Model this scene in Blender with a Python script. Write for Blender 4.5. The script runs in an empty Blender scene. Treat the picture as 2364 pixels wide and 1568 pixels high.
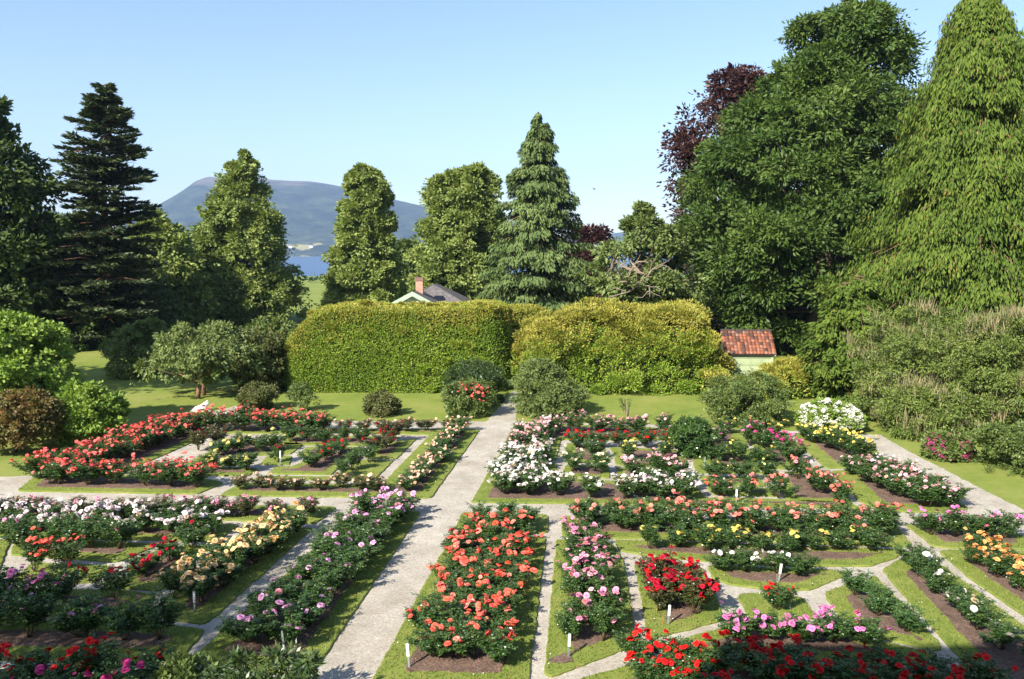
import bpy, math, random
import numpy as np
from mathutils import Vector, Matrix, Euler
from mathutils.geometry import tessellate_polygon

S = bpy.context.scene
COL = S.collection
R = math.radians
rng = np.random.default_rng(11)
random.seed(5)

# ------------------------------------------------------------------ camera
CAM_H = 7.5
F = 1916.4            # focal length in units of a 2364 px wide picture
CX, CY = 1182.0, 784.0
PITCH = R(6.33)
cam_d = bpy.data.cameras.new('camera')
cam_d.sensor_width = 36.0
cam_d.lens = 36.0 * F / 2364.0
cam_d.clip_start = 0.1
cam_d.clip_end = 30000
cam = bpy.data.objects.new('camera', cam_d)
COL.objects.link(cam)
cam.location = (0, 0, CAM_H)
cam.rotation_euler = (math.pi / 2 - PITCH, 0, 0)
S.camera = cam

# ------------------------------------------------------------------ light
SUN_EL = R(36)
SHADOW_AZ = R(51)      # direction the shadows run, counted from +x towards +y
sd = Vector((-math.cos(SHADOW_AZ) * math.cos(SUN_EL), -math.sin(SHADOW_AZ) * math.cos(SUN_EL), math.sin(SUN_EL)))
world = bpy.data.worlds.new('World')
S.world = world
world.use_nodes = True
wn = world.node_tree
wn.nodes.clear()
sky = wn.nodes.new('ShaderNodeTexSky')
sky.sky_type = 'NISHITA'
sky.sun_disc = False
sky.sun_elevation = SUN_EL
sky.sun_rotation = math.atan2(sd.x, sd.y)
sky.altitude = 50
sky.air_density = 1.0
sky.dust_density = 0.6
sky.ozone_density = 2.2
bg = wn.nodes.new('ShaderNodeBackground')
bg.inputs['Strength'].default_value = 0.095
wo = wn.nodes.new('ShaderNodeOutputWorld')
wn.links.new(sky.outputs[0], bg.inputs['Color'])
wn.links.new(bg.outputs[0], wo.inputs['Surface'])
sun_d = bpy.data.lights.new('sun', 'SUN')
sun_d.energy = 5.0
sun_d.angle = R(0.5)
sun_d.color = (1.0, 0.93, 0.82)
sun = bpy.data.objects.new('sun', sun_d)
COL.objects.link(sun)
sun.rotation_euler = (-sd).to_track_quat('-Z', 'Y').to_euler()
sun.location = (-30, -20, 40)
S.view_settings.view_transform = 'Standard'
S.view_settings.look = 'None'
S.view_settings.exposure = 1.2
S.view_settings.gamma = 1.0
S.cycles.max_bounces = 6
S.cycles.diffuse_bounces = 3
S.cycles.glossy_bounces = 2
S.cycles.transmission_bounces = 3
S.cycles.volume_bounces = 0
S.cycles.transparent_max_bounces = 4
S.cycles.use_denoising = True
S.cycles.sample_clamp_indirect = 4

# ------------------------------------------------------------------ survey of the place
_c, _s = math.cos(PITCH), math.sin(PITCH)
def ray(u, v):
    a = (u - CX) / F
    b = -(v - CY) / F
    return Vector((a, _c + b * _s, -_s + b * _c))
def at(u, v, Y):
    d = ray(u, v)
    t = Y / d.y
    return Vector((d.x * t, Y, CAM_H + d.z * t))
def gnd(u, v, z=0.0):
    d = ray(u, v)
    t = (z - CAM_H) / d.z
    return Vector((d.x * t, d.y * t, z))
OFF = {'A': 0, 'B': 600, 'C': 1300, 'D': 2000}
def pz(zm, x, y):
    return ((x / 1.867 + OFF[zm]) * 0.788, (y / 1.867 + 1150) * 0.788)
def G(zm, x, y):
    return gnd(*pz(zm, x, y))

# ------------------------------------------------------------------ mesh helpers
def link(name, me, mat=None, parent=None):
    o = bpy.data.objects.new(name, me)
    COL.objects.link(o)
    if mat is not None and me is not None and not me.materials:
        me.materials.append(mat)
    if parent is not None:
        o.parent = parent
    return o

def np_mesh(name, V, Fq, mat, var=None, smooth=False):
    V = np.asarray(V, dtype=np.float32)
    Fq = np.asarray(Fq, dtype=np.int32)
    me = bpy.data.meshes.new(name)
    k = Fq.shape[1]
    n = len(Fq)
    me.vertices.add(len(V))
    me.vertices.foreach_set('co', V.ravel())
    me.loops.add(n * k)
    me.loops.foreach_set('vertex_index', Fq.ravel())
    me.polygons.add(n)
    me.polygons.foreach_set('loop_start', np.arange(0, n * k, k, dtype=np.int32))
    me.update(calc_edges=True)
    if smooth:
        me.polygons.foreach_set('use_smooth', np.ones(n, dtype=bool))
    if var is not None:
        a = me.attributes.new('var', 'FLOAT', 'POINT')
        a.data.foreach_set('value', np.asarray(var, dtype=np.float32))
    me.materials.append(mat)
    return me

class MB:
    """collects boxes, tubes and faces into one mesh"""
    def __init__(self):
        self.v, self.f = [], []
    def add(self, vs, fs):
        b = len(self.v)
        self.v += [tuple(x) for x in vs]
        self.f += [tuple(i + b for i in q) for q in fs]
    def box(self, c, s, M=None):
        x, y, z = [k / 2 for k in s]
        vs = [Vector((i * x, j * y, k * z)) for k in (-1, 1) for j in (-1, 1) for i in (-1, 1)]
        if M is not None:
            vs = [M @ p for p in vs]
        vs = [p + Vector(c) for p in vs]
        self.add(vs, [(0, 2, 3, 1), (4, 5, 7, 6), (0, 1, 5, 4), (2, 6, 7, 3), (0, 4, 6, 2), (1, 3, 7, 5)])
    def tube(self, pts, rad, n=6):
        pts = [Vector(p) for p in pts]
        if not hasattr(rad, '__len__'):
            rad = [rad] * len(pts)
        vs, fs = [], []
        for i, p in enumerate(pts):
            t = (pts[min(i + 1, len(pts) - 1)] - pts[max(i - 1, 0)]).normalized()
            a = t.orthogonal().normalized() if abs(t.z) < 0.9 else Vector((1, 0, 0)).cross(t).normalized()
            if i and (a.dot(pa) < 0):
                a = -a
            pa = (a if i == 0 else (pa - t * pa.dot(t)).normalized())
            b = t.cross(pa)
            for k in range(n):
                w = 2 * math.pi * k / n
                vs.append(p + (pa * math.cos(w) + b * math.sin(w)) * rad[i])
        for i in range(len(pts) - 1):
            for k in range(n):
                fs.append((i * n + k, i * n + (k + 1) % n, (i + 1) * n + (k + 1) % n, (i + 1) * n + k))
        fs.append(tuple(range(n))[::-1])
        fs.append(tuple((len(pts) - 1) * n + k for k in range(n)))
        self.add(vs, fs)
    def mesh(self, name, mat, smooth=False):
        me = bpy.data.meshes.new(name)
        me.from_pydata(self.v, [], self.f)
        me.update()
        if smooth:
            me.polygons.foreach_set('use_smooth', [True] * len(me.polygons))
        me.materials.append(mat)
        return me
    def build(self, name, mat, parent=None, smooth=False):
        return link(name, self.mesh(name, mat, smooth), None, parent)

def leaves(P, D, L, W, r, bend=0.15, nrm=None, nz=0.55):
    """one diamond leaf per point: P base, D direction (n,3), L length, W width"""
    n = len(P)
    D = D / (np.linalg.norm(D, axis=1, keepdims=True) + 1e-9)
    q = r.normal(size=(n, 3))
    if nrm is not None:
        q = nrm / (np.linalg.norm(nrm, axis=1, keepdims=True) + 1e-9) + q * nz
    A = np.cross(D, q)
    A /= (np.linalg.norm(A, axis=1, keepdims=True) + 1e-9)
    N = np.cross(D, A)
    L = np.broadcast_to(np.asarray(L, float), (n,))[:, None]
    W = np.broadcast_to(np.asarray(W, float), (n,))[:, None]
    mid = P + D * L * 0.45 + N * L * bend
    V = np.stack([P, mid + A * W / 2, P + D * L, mid - A * W / 2], axis=1).reshape(-1, 3)
    Fq = np.arange(n * 4).reshape(-1, 4)
    return V, Fq

def rdir(n, r):
    d = r.normal(size=(n, 3))
    return d / np.linalg.norm(d, axis=1, keepdims=True)

def leaf_obj(name, P, D, L, W, var, mat, parent, r, bend=0.15, nrm=None, nz=0.55):
    V, Fq = leaves(P, D, L, W, r, bend, nrm, nz)
    return link(name, np_mesh(name, V, Fq, mat, np.repeat(var, 4)), None, parent)

def thing(name, label, cat, loc=(0, 0, 0), group=None, rz=0):
    o = bpy.data.objects.new(name, None)
    COL.objects.link(o)
    o.location = loc
    o.rotation_euler = (0, 0, rz)
    o.empty_display_size = 0.3
    o['label'] = label
    o['category'] = cat
    if group:
        o['group'] = group
    return o
def tag(o, label, cat, group=None):
    o['label'] = label
    o['category'] = cat
    if group:
        o['group'] = group
    return o

# ------------------------------------------------------------------ materials
def newmat(name):
    m = bpy.data.materials.new(name)
    m.use_nodes = True
    nt = m.node_tree
    nt.nodes.clear()
    out = nt.nodes.new('ShaderNodeOutputMaterial')
    return m, nt, out
def nd(nt, typ, **kw):
    n = nt.nodes.new(typ)
    for k, v in kw.items():
        setattr(n, k, v)
    return n
def c4(c):
    return (c[0], c[1], c[2], 1)
def ramp(nt, fac, stops):
    r_ = nd(nt, 'ShaderNodeValToRGB')
    el = r_.color_ramp.elements
    while len(el) > 1:
        el.remove(el[-1])
    el[0].position, el[0].color = stops[0][0], c4(stops[0][1])
    for p, c in stops[1:]:
        e = el.new(p)
        e.color = c4(c)
    nt.links.new(fac, r_.inputs['Fac'])
    return r_.outputs['Color']
def noise(nt, scale, detail=4, rough=0.55, vec=None, dist=0.0):
    n = nd(nt, 'ShaderNodeTexNoise')
    n.inputs['Scale'].default_value = scale
    n.inputs['Detail'].default_value = detail
    n.inputs['Roughness'].default_value = rough
    n.inputs['Distortion'].default_value = dist
    if vec is not None:
        nt.links.new(vec, n.inputs['Vector'])
    return n.outputs['Fac']
def objco(nt):
    return nd(nt, 'ShaderNodeTexCoord').outputs['Object']
def mixc(nt, fac, a, b, mode='MIX'):
    m = nd(nt, 'ShaderNodeMix', data_type='RGBA', blend_type=mode)
    for s, v in ((m.inputs[0], fac), (m.inputs[6], a), (m.inputs[7], b)):
        if isinstance(v, (int, float)):
            s.default_value = v
        elif isinstance(v, tuple):
            s.default_value = c4(v)
        else:
            nt.links.new(v, s)
    return m.outputs[2]
def bump(nt, h, strength=0.4, dist=0.02):
    b = nd(nt, 'ShaderNodeBump')
    b.inputs['Strength'].default_value = strength
    b.inputs['Distance'].default_value = dist
    nt.links.new(h, b.inputs['Height'])
    return b.outputs['Normal']
def bsdf(nt, out, col, rough=0.8, spec=0.3, normal=None):
    p = nd(nt, 'ShaderNodeBsdfPrincipled')
    if isinstance(col, tuple):
        p.inputs['Base Color'].default_value = c4(col)
    else:
        nt.links.new(col, p.inputs['Base Color'])
    if isinstance(rough, (int, float)):
        p.inputs['Roughness'].default_value = rough
    else:
        nt.links.new(rough, p.inputs['Roughness'])
    p.inputs['Specular IOR Level'].default_value = spec
    if normal is not None:
        nt.links.new(normal, p.inputs['Normal'])
    if out is not None:
        nt.links.new(p.outputs[0], out.inputs['Surface'])
    return p

def leaf_mat(name, stops, rough=0.5, spec=0.3, trans=0.3, tcol=(1.0, 1.0, 0.45)):
    m, nt, out = newmat(name)
    at_ = nd(nt, 'ShaderNodeAttribute', attribute_name='var')
    col = ramp(nt, at_.outputs['Fac'], stops)
    p = bsdf(nt, None, col, rough, spec)
    t = nd(nt, 'ShaderNodeBsdfTranslucent')
    nt.links.new(mixc(nt, 1.0, col, tcol, 'MULTIPLY'), t.inputs['Color'])
    mx = nd(nt, 'ShaderNodeMixShader')
    mx.inputs[0].default_value = trans
    nt.links.new(p.outputs[0], mx.inputs[1])
    nt.links.new(t.outputs[0], mx.inputs[2])
    nt.links.new(mx.outputs[0], out.inputs['Surface'])
    return m

def plain(name, c1, c2=None, scale=8, rough=0.75, spec=0.3, bmp=0.2, bd=0.01):
    m, nt, out = newmat(name)
    co = objco(nt)
    f = noise(nt, scale, 6, 0.6, co)
    c2 = c2 or tuple(x * 0.75 for x in c1)
    col = ramp(nt, f, [(0.3, c2), (0.7, c1)])
    bsdf(nt, out, col, rough, spec, bump(nt, f, bmp, bd))
    return m

def grass_mat(name, warm=0.5, fine=90):
    m, nt, out = newmat(name)
    co = objco(nt)
    big = noise(nt, 0.35, 5, 0.6, co)
    mid = noise(nt, 2.6, 5, 0.65, co)
    fin = noise(nt, fine, 3, 0.7, co)
    a = ramp(nt, mid, [(0.3, (0.12, 0.175, 0.030)), (0.5, (0.185, 0.235, 0.045)), (0.7, (0.27, 0.285, 0.078))])
    b = ramp(nt, big, [(0.32, (0.135, 0.195, 0.034)), (0.5, (0.21, 0.25, 0.052)), (0.68, (0.29, 0.29, 0.088))])
    c = mixc(nt, warm, a, b)
    dk = ramp(nt, fin, [(0.32, (0.55, 0.55, 0.5)), (0.62, (1.12, 1.12, 1.1))])
    c = mixc(nt, 1.0, c, dk, 'MULTIPLY')
    bsdf(nt, out, c, 0.85, 0.15, bump(nt, fin, 0.6, 0.02))
    return m

def gravel_mat():
    m, nt, out = newmat('gravel')
    co = objco(nt)
    v = nd(nt, 'ShaderNodeTexVoronoi')
    v.inputs['Scale'].default_value = 55
    nt.links.new(co, v.inputs['Vector'])
    stain = noise(nt, 0.45, 5, 0.7, co, 0.6)
    sep = nd(nt, 'ShaderNodeSeparateColor')
    nt.links.new(v.outputs['Color'], sep.inputs[0])
    st = ramp(nt, sep.outputs[0], [(0.0, (0.30, 0.272, 0.232)), (0.35, (0.385, 0.352, 0.302)), (0.8, (0.435, 0.40, 0.345)), (1.0, (0.53, 0.495, 0.44))])
    big = noise(nt, 1.1, 6, 0.65, co)
    mid = noise(nt, 14, 4, 0.6, co)
    w = ramp(nt, big, [(0.3, (0.78, 0.77, 0.74)), (0.6, (1.04, 1.04, 1.03))])
    w2 = ramp(nt, mid, [(0.3, (0.82, 0.81, 0.79)), (0.6, (1.06, 1.06, 1.06))])
    c = mixc(nt, 1.0, mixc(nt, 1.0, st, w, 'MULTIPLY'), w2, 'MULTIPLY')
    c = mixc(nt, 1.0, c, ramp(nt, stain, [(0.35, (0.86, 0.84, 0.80)), (0.6, (1.03, 1.03, 1.03))]), 'MULTIPLY')
    bsdf(nt, out, c, 0.9, 0.2, bump(nt, v.outputs['Distance'], 0.4, 0.009))
    return m

def soil_mat():
    m, nt, out = newmat('soil')
    co = objco(nt)
    a = noise(nt, 26, 6, 0.7, co)
    b = noise(nt, 3, 4, 0.6, co)
    c = ramp(nt, a, [(0.3, (0.075, 0.048, 0.036)), (0.5, (0.185, 0.125, 0.098)), (0.72, (0.32, 0.23, 0.18))])
    w = ramp(nt, b, [(0.3, (0.7, 0.7, 0.7)), (0.65, (1.1, 1.08, 1.05))])
    bsdf(nt, out, mixc(nt, 1.0, c, w, 'MULTIPLY'), 0.95, 0.1, bump(nt, a, 1.0, 0.05))
    return m

M = {}
M['lawn'] = grass_mat('lawn_grass', 0.6, 40)
M['turf'] = grass_mat('turf_grass', 0.35, 80)
M['gravel'] = gravel_mat()
M['soil'] = soil_mat()
M['blade'] = leaf_mat('grass_blade', [(0, (0.11, 0.165, 0.03)), (0.6, (0.19, 0.245, 0.05)), (1, (0.32, 0.30, 0.11))], 0.6, 0.2, 0.3)
M['clover'] = plain('clover_white', (0.7, 0.7, 0.62), (0.6, 0.62, 0.5))
M['rose_leaf'] = leaf_mat('rose_leaf', [(0, (0.024, 0.060, 0.018)), (0.5, (0.050, 0.108, 0.026)), (0.82, (0.10, 0.175, 0.040)), (0.93, (0.12, 0.18, 0.05)), (1, (0.16, 0.075, 0.04))], 0.33, 0.5, 0.22)
M['rose_leaf_red'] = leaf_mat('rose_leaf_reddish', [(0, (0.035, 0.060, 0.022)), (0.5, (0.070, 0.10, 0.030)), (0.75, (0.13, 0.085, 0.035)), (1, (0.18, 0.065, 0.035))], 0.35, 0.5, 0.2)
M['rose_leaf_light'] = leaf_mat('rose_leaf_light', [(0, (0.03, 0.085, 0.025)), (0.6, (0.07, 0.15, 0.04)), (1, (0.15, 0.21, 0.06))], 0.38, 0.45, 0.25)
M['cane'] = plain('rose_cane', (0.13, 0.12, 0.05), (0.09, 0.055, 0.03))
M['bark'] = plain('bark', (0.17, 0.13, 0.10), (0.07, 0.055, 0.045), 5, 0.9, 0.15, 0.6, 0.04)
M['bark_pale'] = plain('bark_pale', (0.34, 0.28, 0.22), (0.17, 0.12, 0.085), 5, 0.85, 0.15, 0.5, 0.03)
M['bark_red'] = plain('bark_red', (0.28, 0.15, 0.09), (0.13, 0.08, 0.055), 5, 0.85, 0.15, 0.5, 0.03)
def L2(name, a, b, c, **k):
    M[name] = leaf_mat(name, [(0, a), (0.5, b), (1, c)], **k)
L2('linden', (0.105, 0.155, 0.036), (0.2, 0.26, 0.062), (0.33, 0.38, 0.11), rough=0.55)
L2('linden_dark', (0.045, 0.078, 0.02), (0.08, 0.125, 0.03), (0.14, 0.19, 0.05), rough=0.55)
L2('chestnut', (0.034, 0.07, 0.014), (0.068, 0.12, 0.022), (0.145, 0.205, 0.042), rough=0.5, spec=0.25)
L2('copper', (0.024, 0.01, 0.009), (0.048, 0.019, 0.015), (0.095, 0.042, 0.028), rough=0.4, trans=0.2, tcol=(1, 0.6, 0.5))
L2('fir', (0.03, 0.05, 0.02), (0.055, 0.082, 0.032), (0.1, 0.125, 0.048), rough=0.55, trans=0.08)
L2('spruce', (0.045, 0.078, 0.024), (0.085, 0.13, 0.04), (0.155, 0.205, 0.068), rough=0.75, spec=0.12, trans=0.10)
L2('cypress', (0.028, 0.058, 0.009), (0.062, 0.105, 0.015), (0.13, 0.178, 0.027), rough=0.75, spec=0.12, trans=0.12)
L2('cypress_brown', (0.16, 0.10, 0.03), (0.24, 0.15, 0.04), (0.30, 0.20, 0.06), rough=0.6, trans=0.1)
L2('hedge', (0.125, 0.225, 0.024), (0.22, 0.335, 0.04), (0.34, 0.44, 0.066), rough=0.5, trans=0.2)
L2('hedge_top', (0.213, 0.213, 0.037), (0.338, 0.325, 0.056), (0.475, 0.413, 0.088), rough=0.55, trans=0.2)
L2('yew', (0.065, 0.1, 0.02), (0.12, 0.17, 0.034), (0.22, 0.265, 0.062), rough=0.5, trans=0.15)
L2('twig', (0.143, 0.121, 0.066), (0.220, 0.187, 0.099), (0.297, 0.242, 0.132), rough=0.8, trans=0.0)
L2('shrub', (0.07, 0.11, 0.028), (0.125, 0.18, 0.045), (0.22, 0.28, 0.08), rough=0.45, spec=0.4)
L2('shrub_light', (0.110, 0.198, 0.028), (0.209, 0.319, 0.050), (0.330, 0.429, 0.088), rough=0.5, trans=0.35)
L2('shrub_dark', (0.03, 0.06, 0.022), (0.058, 0.1, 0.03), (0.11, 0.16, 0.045), rough=0.4, spec=0.5)
L2('shrub_red', (0.08, 0.105, 0.03), (0.155, 0.135, 0.04), (0.28, 0.13, 0.05), rough=0.5)
L2('shrub_olive', (0.063, 0.086, 0.025), (0.127, 0.149, 0.046), (0.218, 0.207, 0.081), rough=0.5)
L2('cherry', (0.09, 0.13, 0.035), (0.155, 0.21, 0.06), (0.26, 0.31, 0.11), rough=0.5)
L2('woods', (0.02, 0.05, 0.022), (0.035, 0.075, 0.03), (0.06, 0.11, 0.04), rough=0.7)

# ------------------------------------------------------------------ terrain, water, hills
def ground_z(y):
    if y < 125: return 0.0
    if y < 1000: return -27.5 * (3 * ((y - 125) / 875) ** 2 - 2 * ((y - 125) / 875) ** 3)
    return -27.5
ys = np.concatenate([np.linspace(-60, 120, 10), np.linspace(125, 1000, 60), np.linspace(1200, 6500, 20)])
xs = np.concatenate([-np.geomspace(6500, 120, 14), np.linspace(-100, 100, 11), np.geomspace(120, 6500, 14)])
V = [(x, y, ground_z(y)) for y in ys for x in xs]
nx = len(xs)
Fc = [(j * nx + i, j * nx + i + 1, (j + 1) * nx + i + 1, (j + 1) * nx + i) for j in range(len(ys) - 1) for i in range(nx - 1)]
g = link('lawn', np_mesh('lawn', V, Fc, M['lawn'], smooth=True))
g['kind'] = 'structure'

m, nt, out = newmat('water')
co = objco(nt)
f = noise(nt, 0.02, 5, 0.6, co)
bsdf(nt, out, ramp(nt, f, [(0.3, (0.030, 0.075, 0.16)), (0.7, (0.045, 0.10, 0.20))]), 0.35, 0.5, bump(nt, noise(nt, 0.25, 4, 0.6, co), 0.5, 0.3))
M['water'] = m
w = link('water', np_mesh('water', [(-6400, 700, -25), (6400, 700, -25), (6400, 6400, -25), (-6400, 6400, -25)], [(0, 1, 2, 3)], M['water']))
w['kind'] = 'structure'

def fbm(x, y, seed, octs=5, f0=1.0):
    r = np.random.default_rng(seed)
    z = np.zeros_like(x)
    a = 1.0
    for o in range(octs):
        for k in range(3):
            th = r.uniform(0, 6.28); ph = r.uniform(0, 6.28); fr = f0 * 2 ** o * r.uniform(0.7, 1.3)
            z += a * np.sin((x * math.cos(th) + y * math.sin(th)) * fr + ph) / 3
        a *= 0.5
    return z

def hill_mat(name, rock=True, fields=True):
    m, nt, out = newmat(name)
    co = objco(nt)
    f = noise(nt, 0.010, 10, 0.78, co)
    c = ramp(nt, f, [(0.42, (0.008, 0.018, 0.014)), (0.5, (0.024, 0.042, 0.026)), (0.60, (0.062, 0.082, 0.044))])
    if rock:
        k = noise(nt, 0.004, 6, 0.65, co)
        sz = nd(nt, 'ShaderNodeSeparateXYZ'); nt.links.new(co, sz.inputs[0])
        hz = nd(nt, 'ShaderNodeMapRange'); hz.inputs[1].default_value = 200; hz.inputs[2].default_value = 400
        nt.links.new(sz.outputs[2], hz.inputs[0])
        ad = nd(nt, 'ShaderNodeMath', operation='MULTIPLY'); nt.links.new(hz.outputs[0], ad.inputs[0]); nt.links.new(k, ad.inputs[1])
        rk = ramp(nt, ad.outputs[0], [(0.30, (0, 0, 0)), (0.42, (0.9, 0.9, 0.9))])
        c = mixc(nt, rk, c, (0.16, 0.13, 0.11))
    if fields:
        k2 = noise(nt, 0.006, 3, 0.5, co)
        s2 = nd(nt, 'ShaderNodeSeparateXYZ'); nt.links.new(co, s2.inputs[0])
        lo_ = nd(nt, 'ShaderNodeMapRange'); lo_.inputs[1].default_value = 95; lo_.inputs[2].default_value = 10
        nt.links.new(s2.outputs[2], lo_.inputs[0])
        mu = nd(nt, 'ShaderNodeMath', operation='MULTIPLY'); nt.links.new(lo_.outputs[0], mu.inputs[0]); nt.links.new(k2, mu.inputs[1])
        fk = ramp(nt, mu.outputs[0], [(0.50, (0, 0, 0)), (0.54, (1, 1, 1))])
        c = mixc(nt, fk, c, (0.30, 0.27, 0.12))
    bsdf(nt, out, c, 0.95, 0.05, bump(nt, f, 0.8, 14))
    return m
M['hill'] = hill_mat('forested_hill')
M['hill_far'] = hill_mat('far_hill', False, False)

def ridge_hill(name, prof, Yr, Yf, foot_z, mat, back=900, n=150, m_=50, seed=3, rough=14):
    """forested hill: crest along prof (azimuth u, crest v) at distance Yr, foot at Yf"""
    us = np.linspace(prof[0][0], prof[-1][0], n)
    vs = np.interp(us, [p[0] for p in prof], [p[1] for p in prof])
    V = []
    for j in range(m_ + 12):
        for i in range(n):
            cr = at(us[i], vs[i], Yr)
            if j <= m_:
                t = j / m_
                yy = Yf + (Yr - Yf) * t
                sh = math.sin(t * math.pi / 2) ** 1.25
                z = foot_z + (cr.z - foot_z) * sh
            else:
                t = (j - m_) / 11
                yy = Yr + back * t
                z = foot_z + (cr.z - foot_z) * (1 - t) ** 1.2
            V.append((cr.x * (0.35 + 0.65 * yy / Yr), yy, z))
    V = np.array(V)
    nz = fbm(V[:, 0], V[:, 1], seed, 6, 0.004)
    hfrac = np.clip((V[:, 2] - foot_z) / 100, 0, 1)
    V[:, 2] += nz * rough * hfrac
    Fc = [(j * n + i, j * n + i + 1, (j + 1) * n + i + 1, (j + 1) * n + i) for j in range(m_ + 11) for i in range(n - 1)]
    o = link(name, np_mesh(name, V, Fc, mat, smooth=True))
    o['kind'] = 'structure'
    return o, us
ridge_hill('mountain', [(180, 600), (260, 545), (330, 505), (372, 480), (425, 448), (452, 430), (474, 413), (492, 407), (520, 411), (560, 411), (600, 415), (660, 423), (720, 429), (800, 441), (900, 463), (1000, 477), (1100, 500), (1200, 535), (1300, 565), (1380, 592)], 4700, 3000, -29, M['hill'])
ridge_hill('distant_hills', [(-400, 520), (-100, 470), (60, 470), (120, 482), (160, 497), (240, 520), (380, 560), (600, 575)], 6000, 5300, -29, M['hill_far'], 300, 80, 20, 8, 10)
ridge_hill('distant_hills', [(1150, 575), (1300, 558), (1400, 542), (1440, 536), (1500, 545), (1700, 530), (2000, 545), (2400, 520), (2800, 540)], 6000, 5300, -29, M['hill_far'], 300, 80, 20, 9, 10)

# ------------------------------------------------------------------ garden ground plan
def poly_area(p):
    return 0.5 * sum(p[i][0] * p[(i + 1) % len(p)][1] - p[(i + 1) % len(p)][0] * p[i][1] for i in range(len(p)))
def inset(p, d):
    """offset a ccw polygon inwards"""
    n = len(p)
    outp = []
    for i in range(n):
        a, b, c = Vector(p[i - 1]), Vector(p[i]), Vector(p[(i + 1) % n])
        e1, e2 = (b - a).normalized(), (c - b).normalized()
        n1, n2 = Vector((-e1.y, e1.x)), Vector((-e2.y, e2.x))
        k = 1 + n1.dot(n2)
        v = (n1 + n2) / max(k, 0.35)
        outp.append((b.x + v.x * d, b.y + v.y * d))
    return outp
def densify(p, step=0.14, jit=0.012, r=None):
    outp = []
    n = len(p)
    for i in range(n):
        a, b = Vector(p[i]), Vector(p[(i + 1) % n])
        k = max(1, int((b - a).length / step))
        for j in range(k):
            q = a.lerp(b, j / k)
            outp.append((q.x + random.gauss(0, jit), q.y + random.gauss(0, jit)))
    return outp
def soften(p, w=0.16):
    """round the corners of a polygon"""
    outp = []
    n = len(p)
    for i in range(n):
        a, b, c = Vector(p[i - 1]), Vector(p[i]), Vector(p[(i + 1) % n])
        d1, d2 = min(w, (a - b).length * 0.4), min(w, (c - b).length * 0.4)
        q1, q2 = b + (a - b).normalized() * d1, b + (c - b).normalized() * d2
        outp += [tuple(q1), tuple(q1 * 0.25 + b * 0.5 + q2 * 0.25), tuple(q2)]
    return outp
def slab(name, poly, z0, z1, mat, bev=0.02, jit=0.012):
    p = densify(poly, 0.14, jit)
    pin = inset(p, bev)
    n = len(p)
    vs = [(x, y, z0) for x, y in p] + [(x, y, z1 - bev * 0.7) for x, y in p] + [(x, y, z1) for x, y in pin]
    fs = [(i, (i + 1) % n, n + (i + 1) % n, n + i) for i in range(n)]
    fs += [(n + i, n + (i + 1) % n, 2 * n + (i + 1) % n, 2 * n + i) for i in range(n)]
    tri = tessellate_polygon([[Vector((x, y, 0)) for x, y in pin]])
    for t in tri:
        a, b, c = [Vector((*pin[k], 0)) for k in t]
        if (b - a).cross(c - a).z < 0: t = t[::-1]
        fs.append(tuple(2 * n + k for k in t))
    mb = MB(); mb.add(vs, fs)
    o = mb.build(name, mat)
    o['kind'] = 'structure'
    return o

def WP(zm, pts):
    p = [tuple(G(zm, x, y).xy) for x, y in pts]
    if poly_area(p) < 0: p = p[::-1]
    return p

GR_Z = 0.008
gravel_out = ([('A', -400, 480), ('A', 190, 455), ('A', 380, 372), ('A', 700, 262), ('A', 950, 175), ('A', 1130, 112), ('A', 1345, 62), ('A', 1400, 78), ('A', 1330, 125), ('B', 560, 157), ('B', 1540, 160), ('B', 1690, -10), ('B', 1712, -10), ('B', 1702, 160)]
              + [('C', 1200, 178), ('D', 350, 206), ('D', 700, 213), ('D', 1080, 232), ('D', 1250, 330), ('D', 1700, 560), ('D', 1900, 660), ('D', 2500, 980), ('D', 2900, 1700), ('D', 2900, 2300), ('A', -600, 2300)])
gp = [tuple(G(*q).xy) for q in gravel_out]
if poly_area(gp) < 0: gp = gp[::-1]
slab('gravel_path', gp, 0.0, GR_Z, M['gravel'], 0.004, 0.02)

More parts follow.
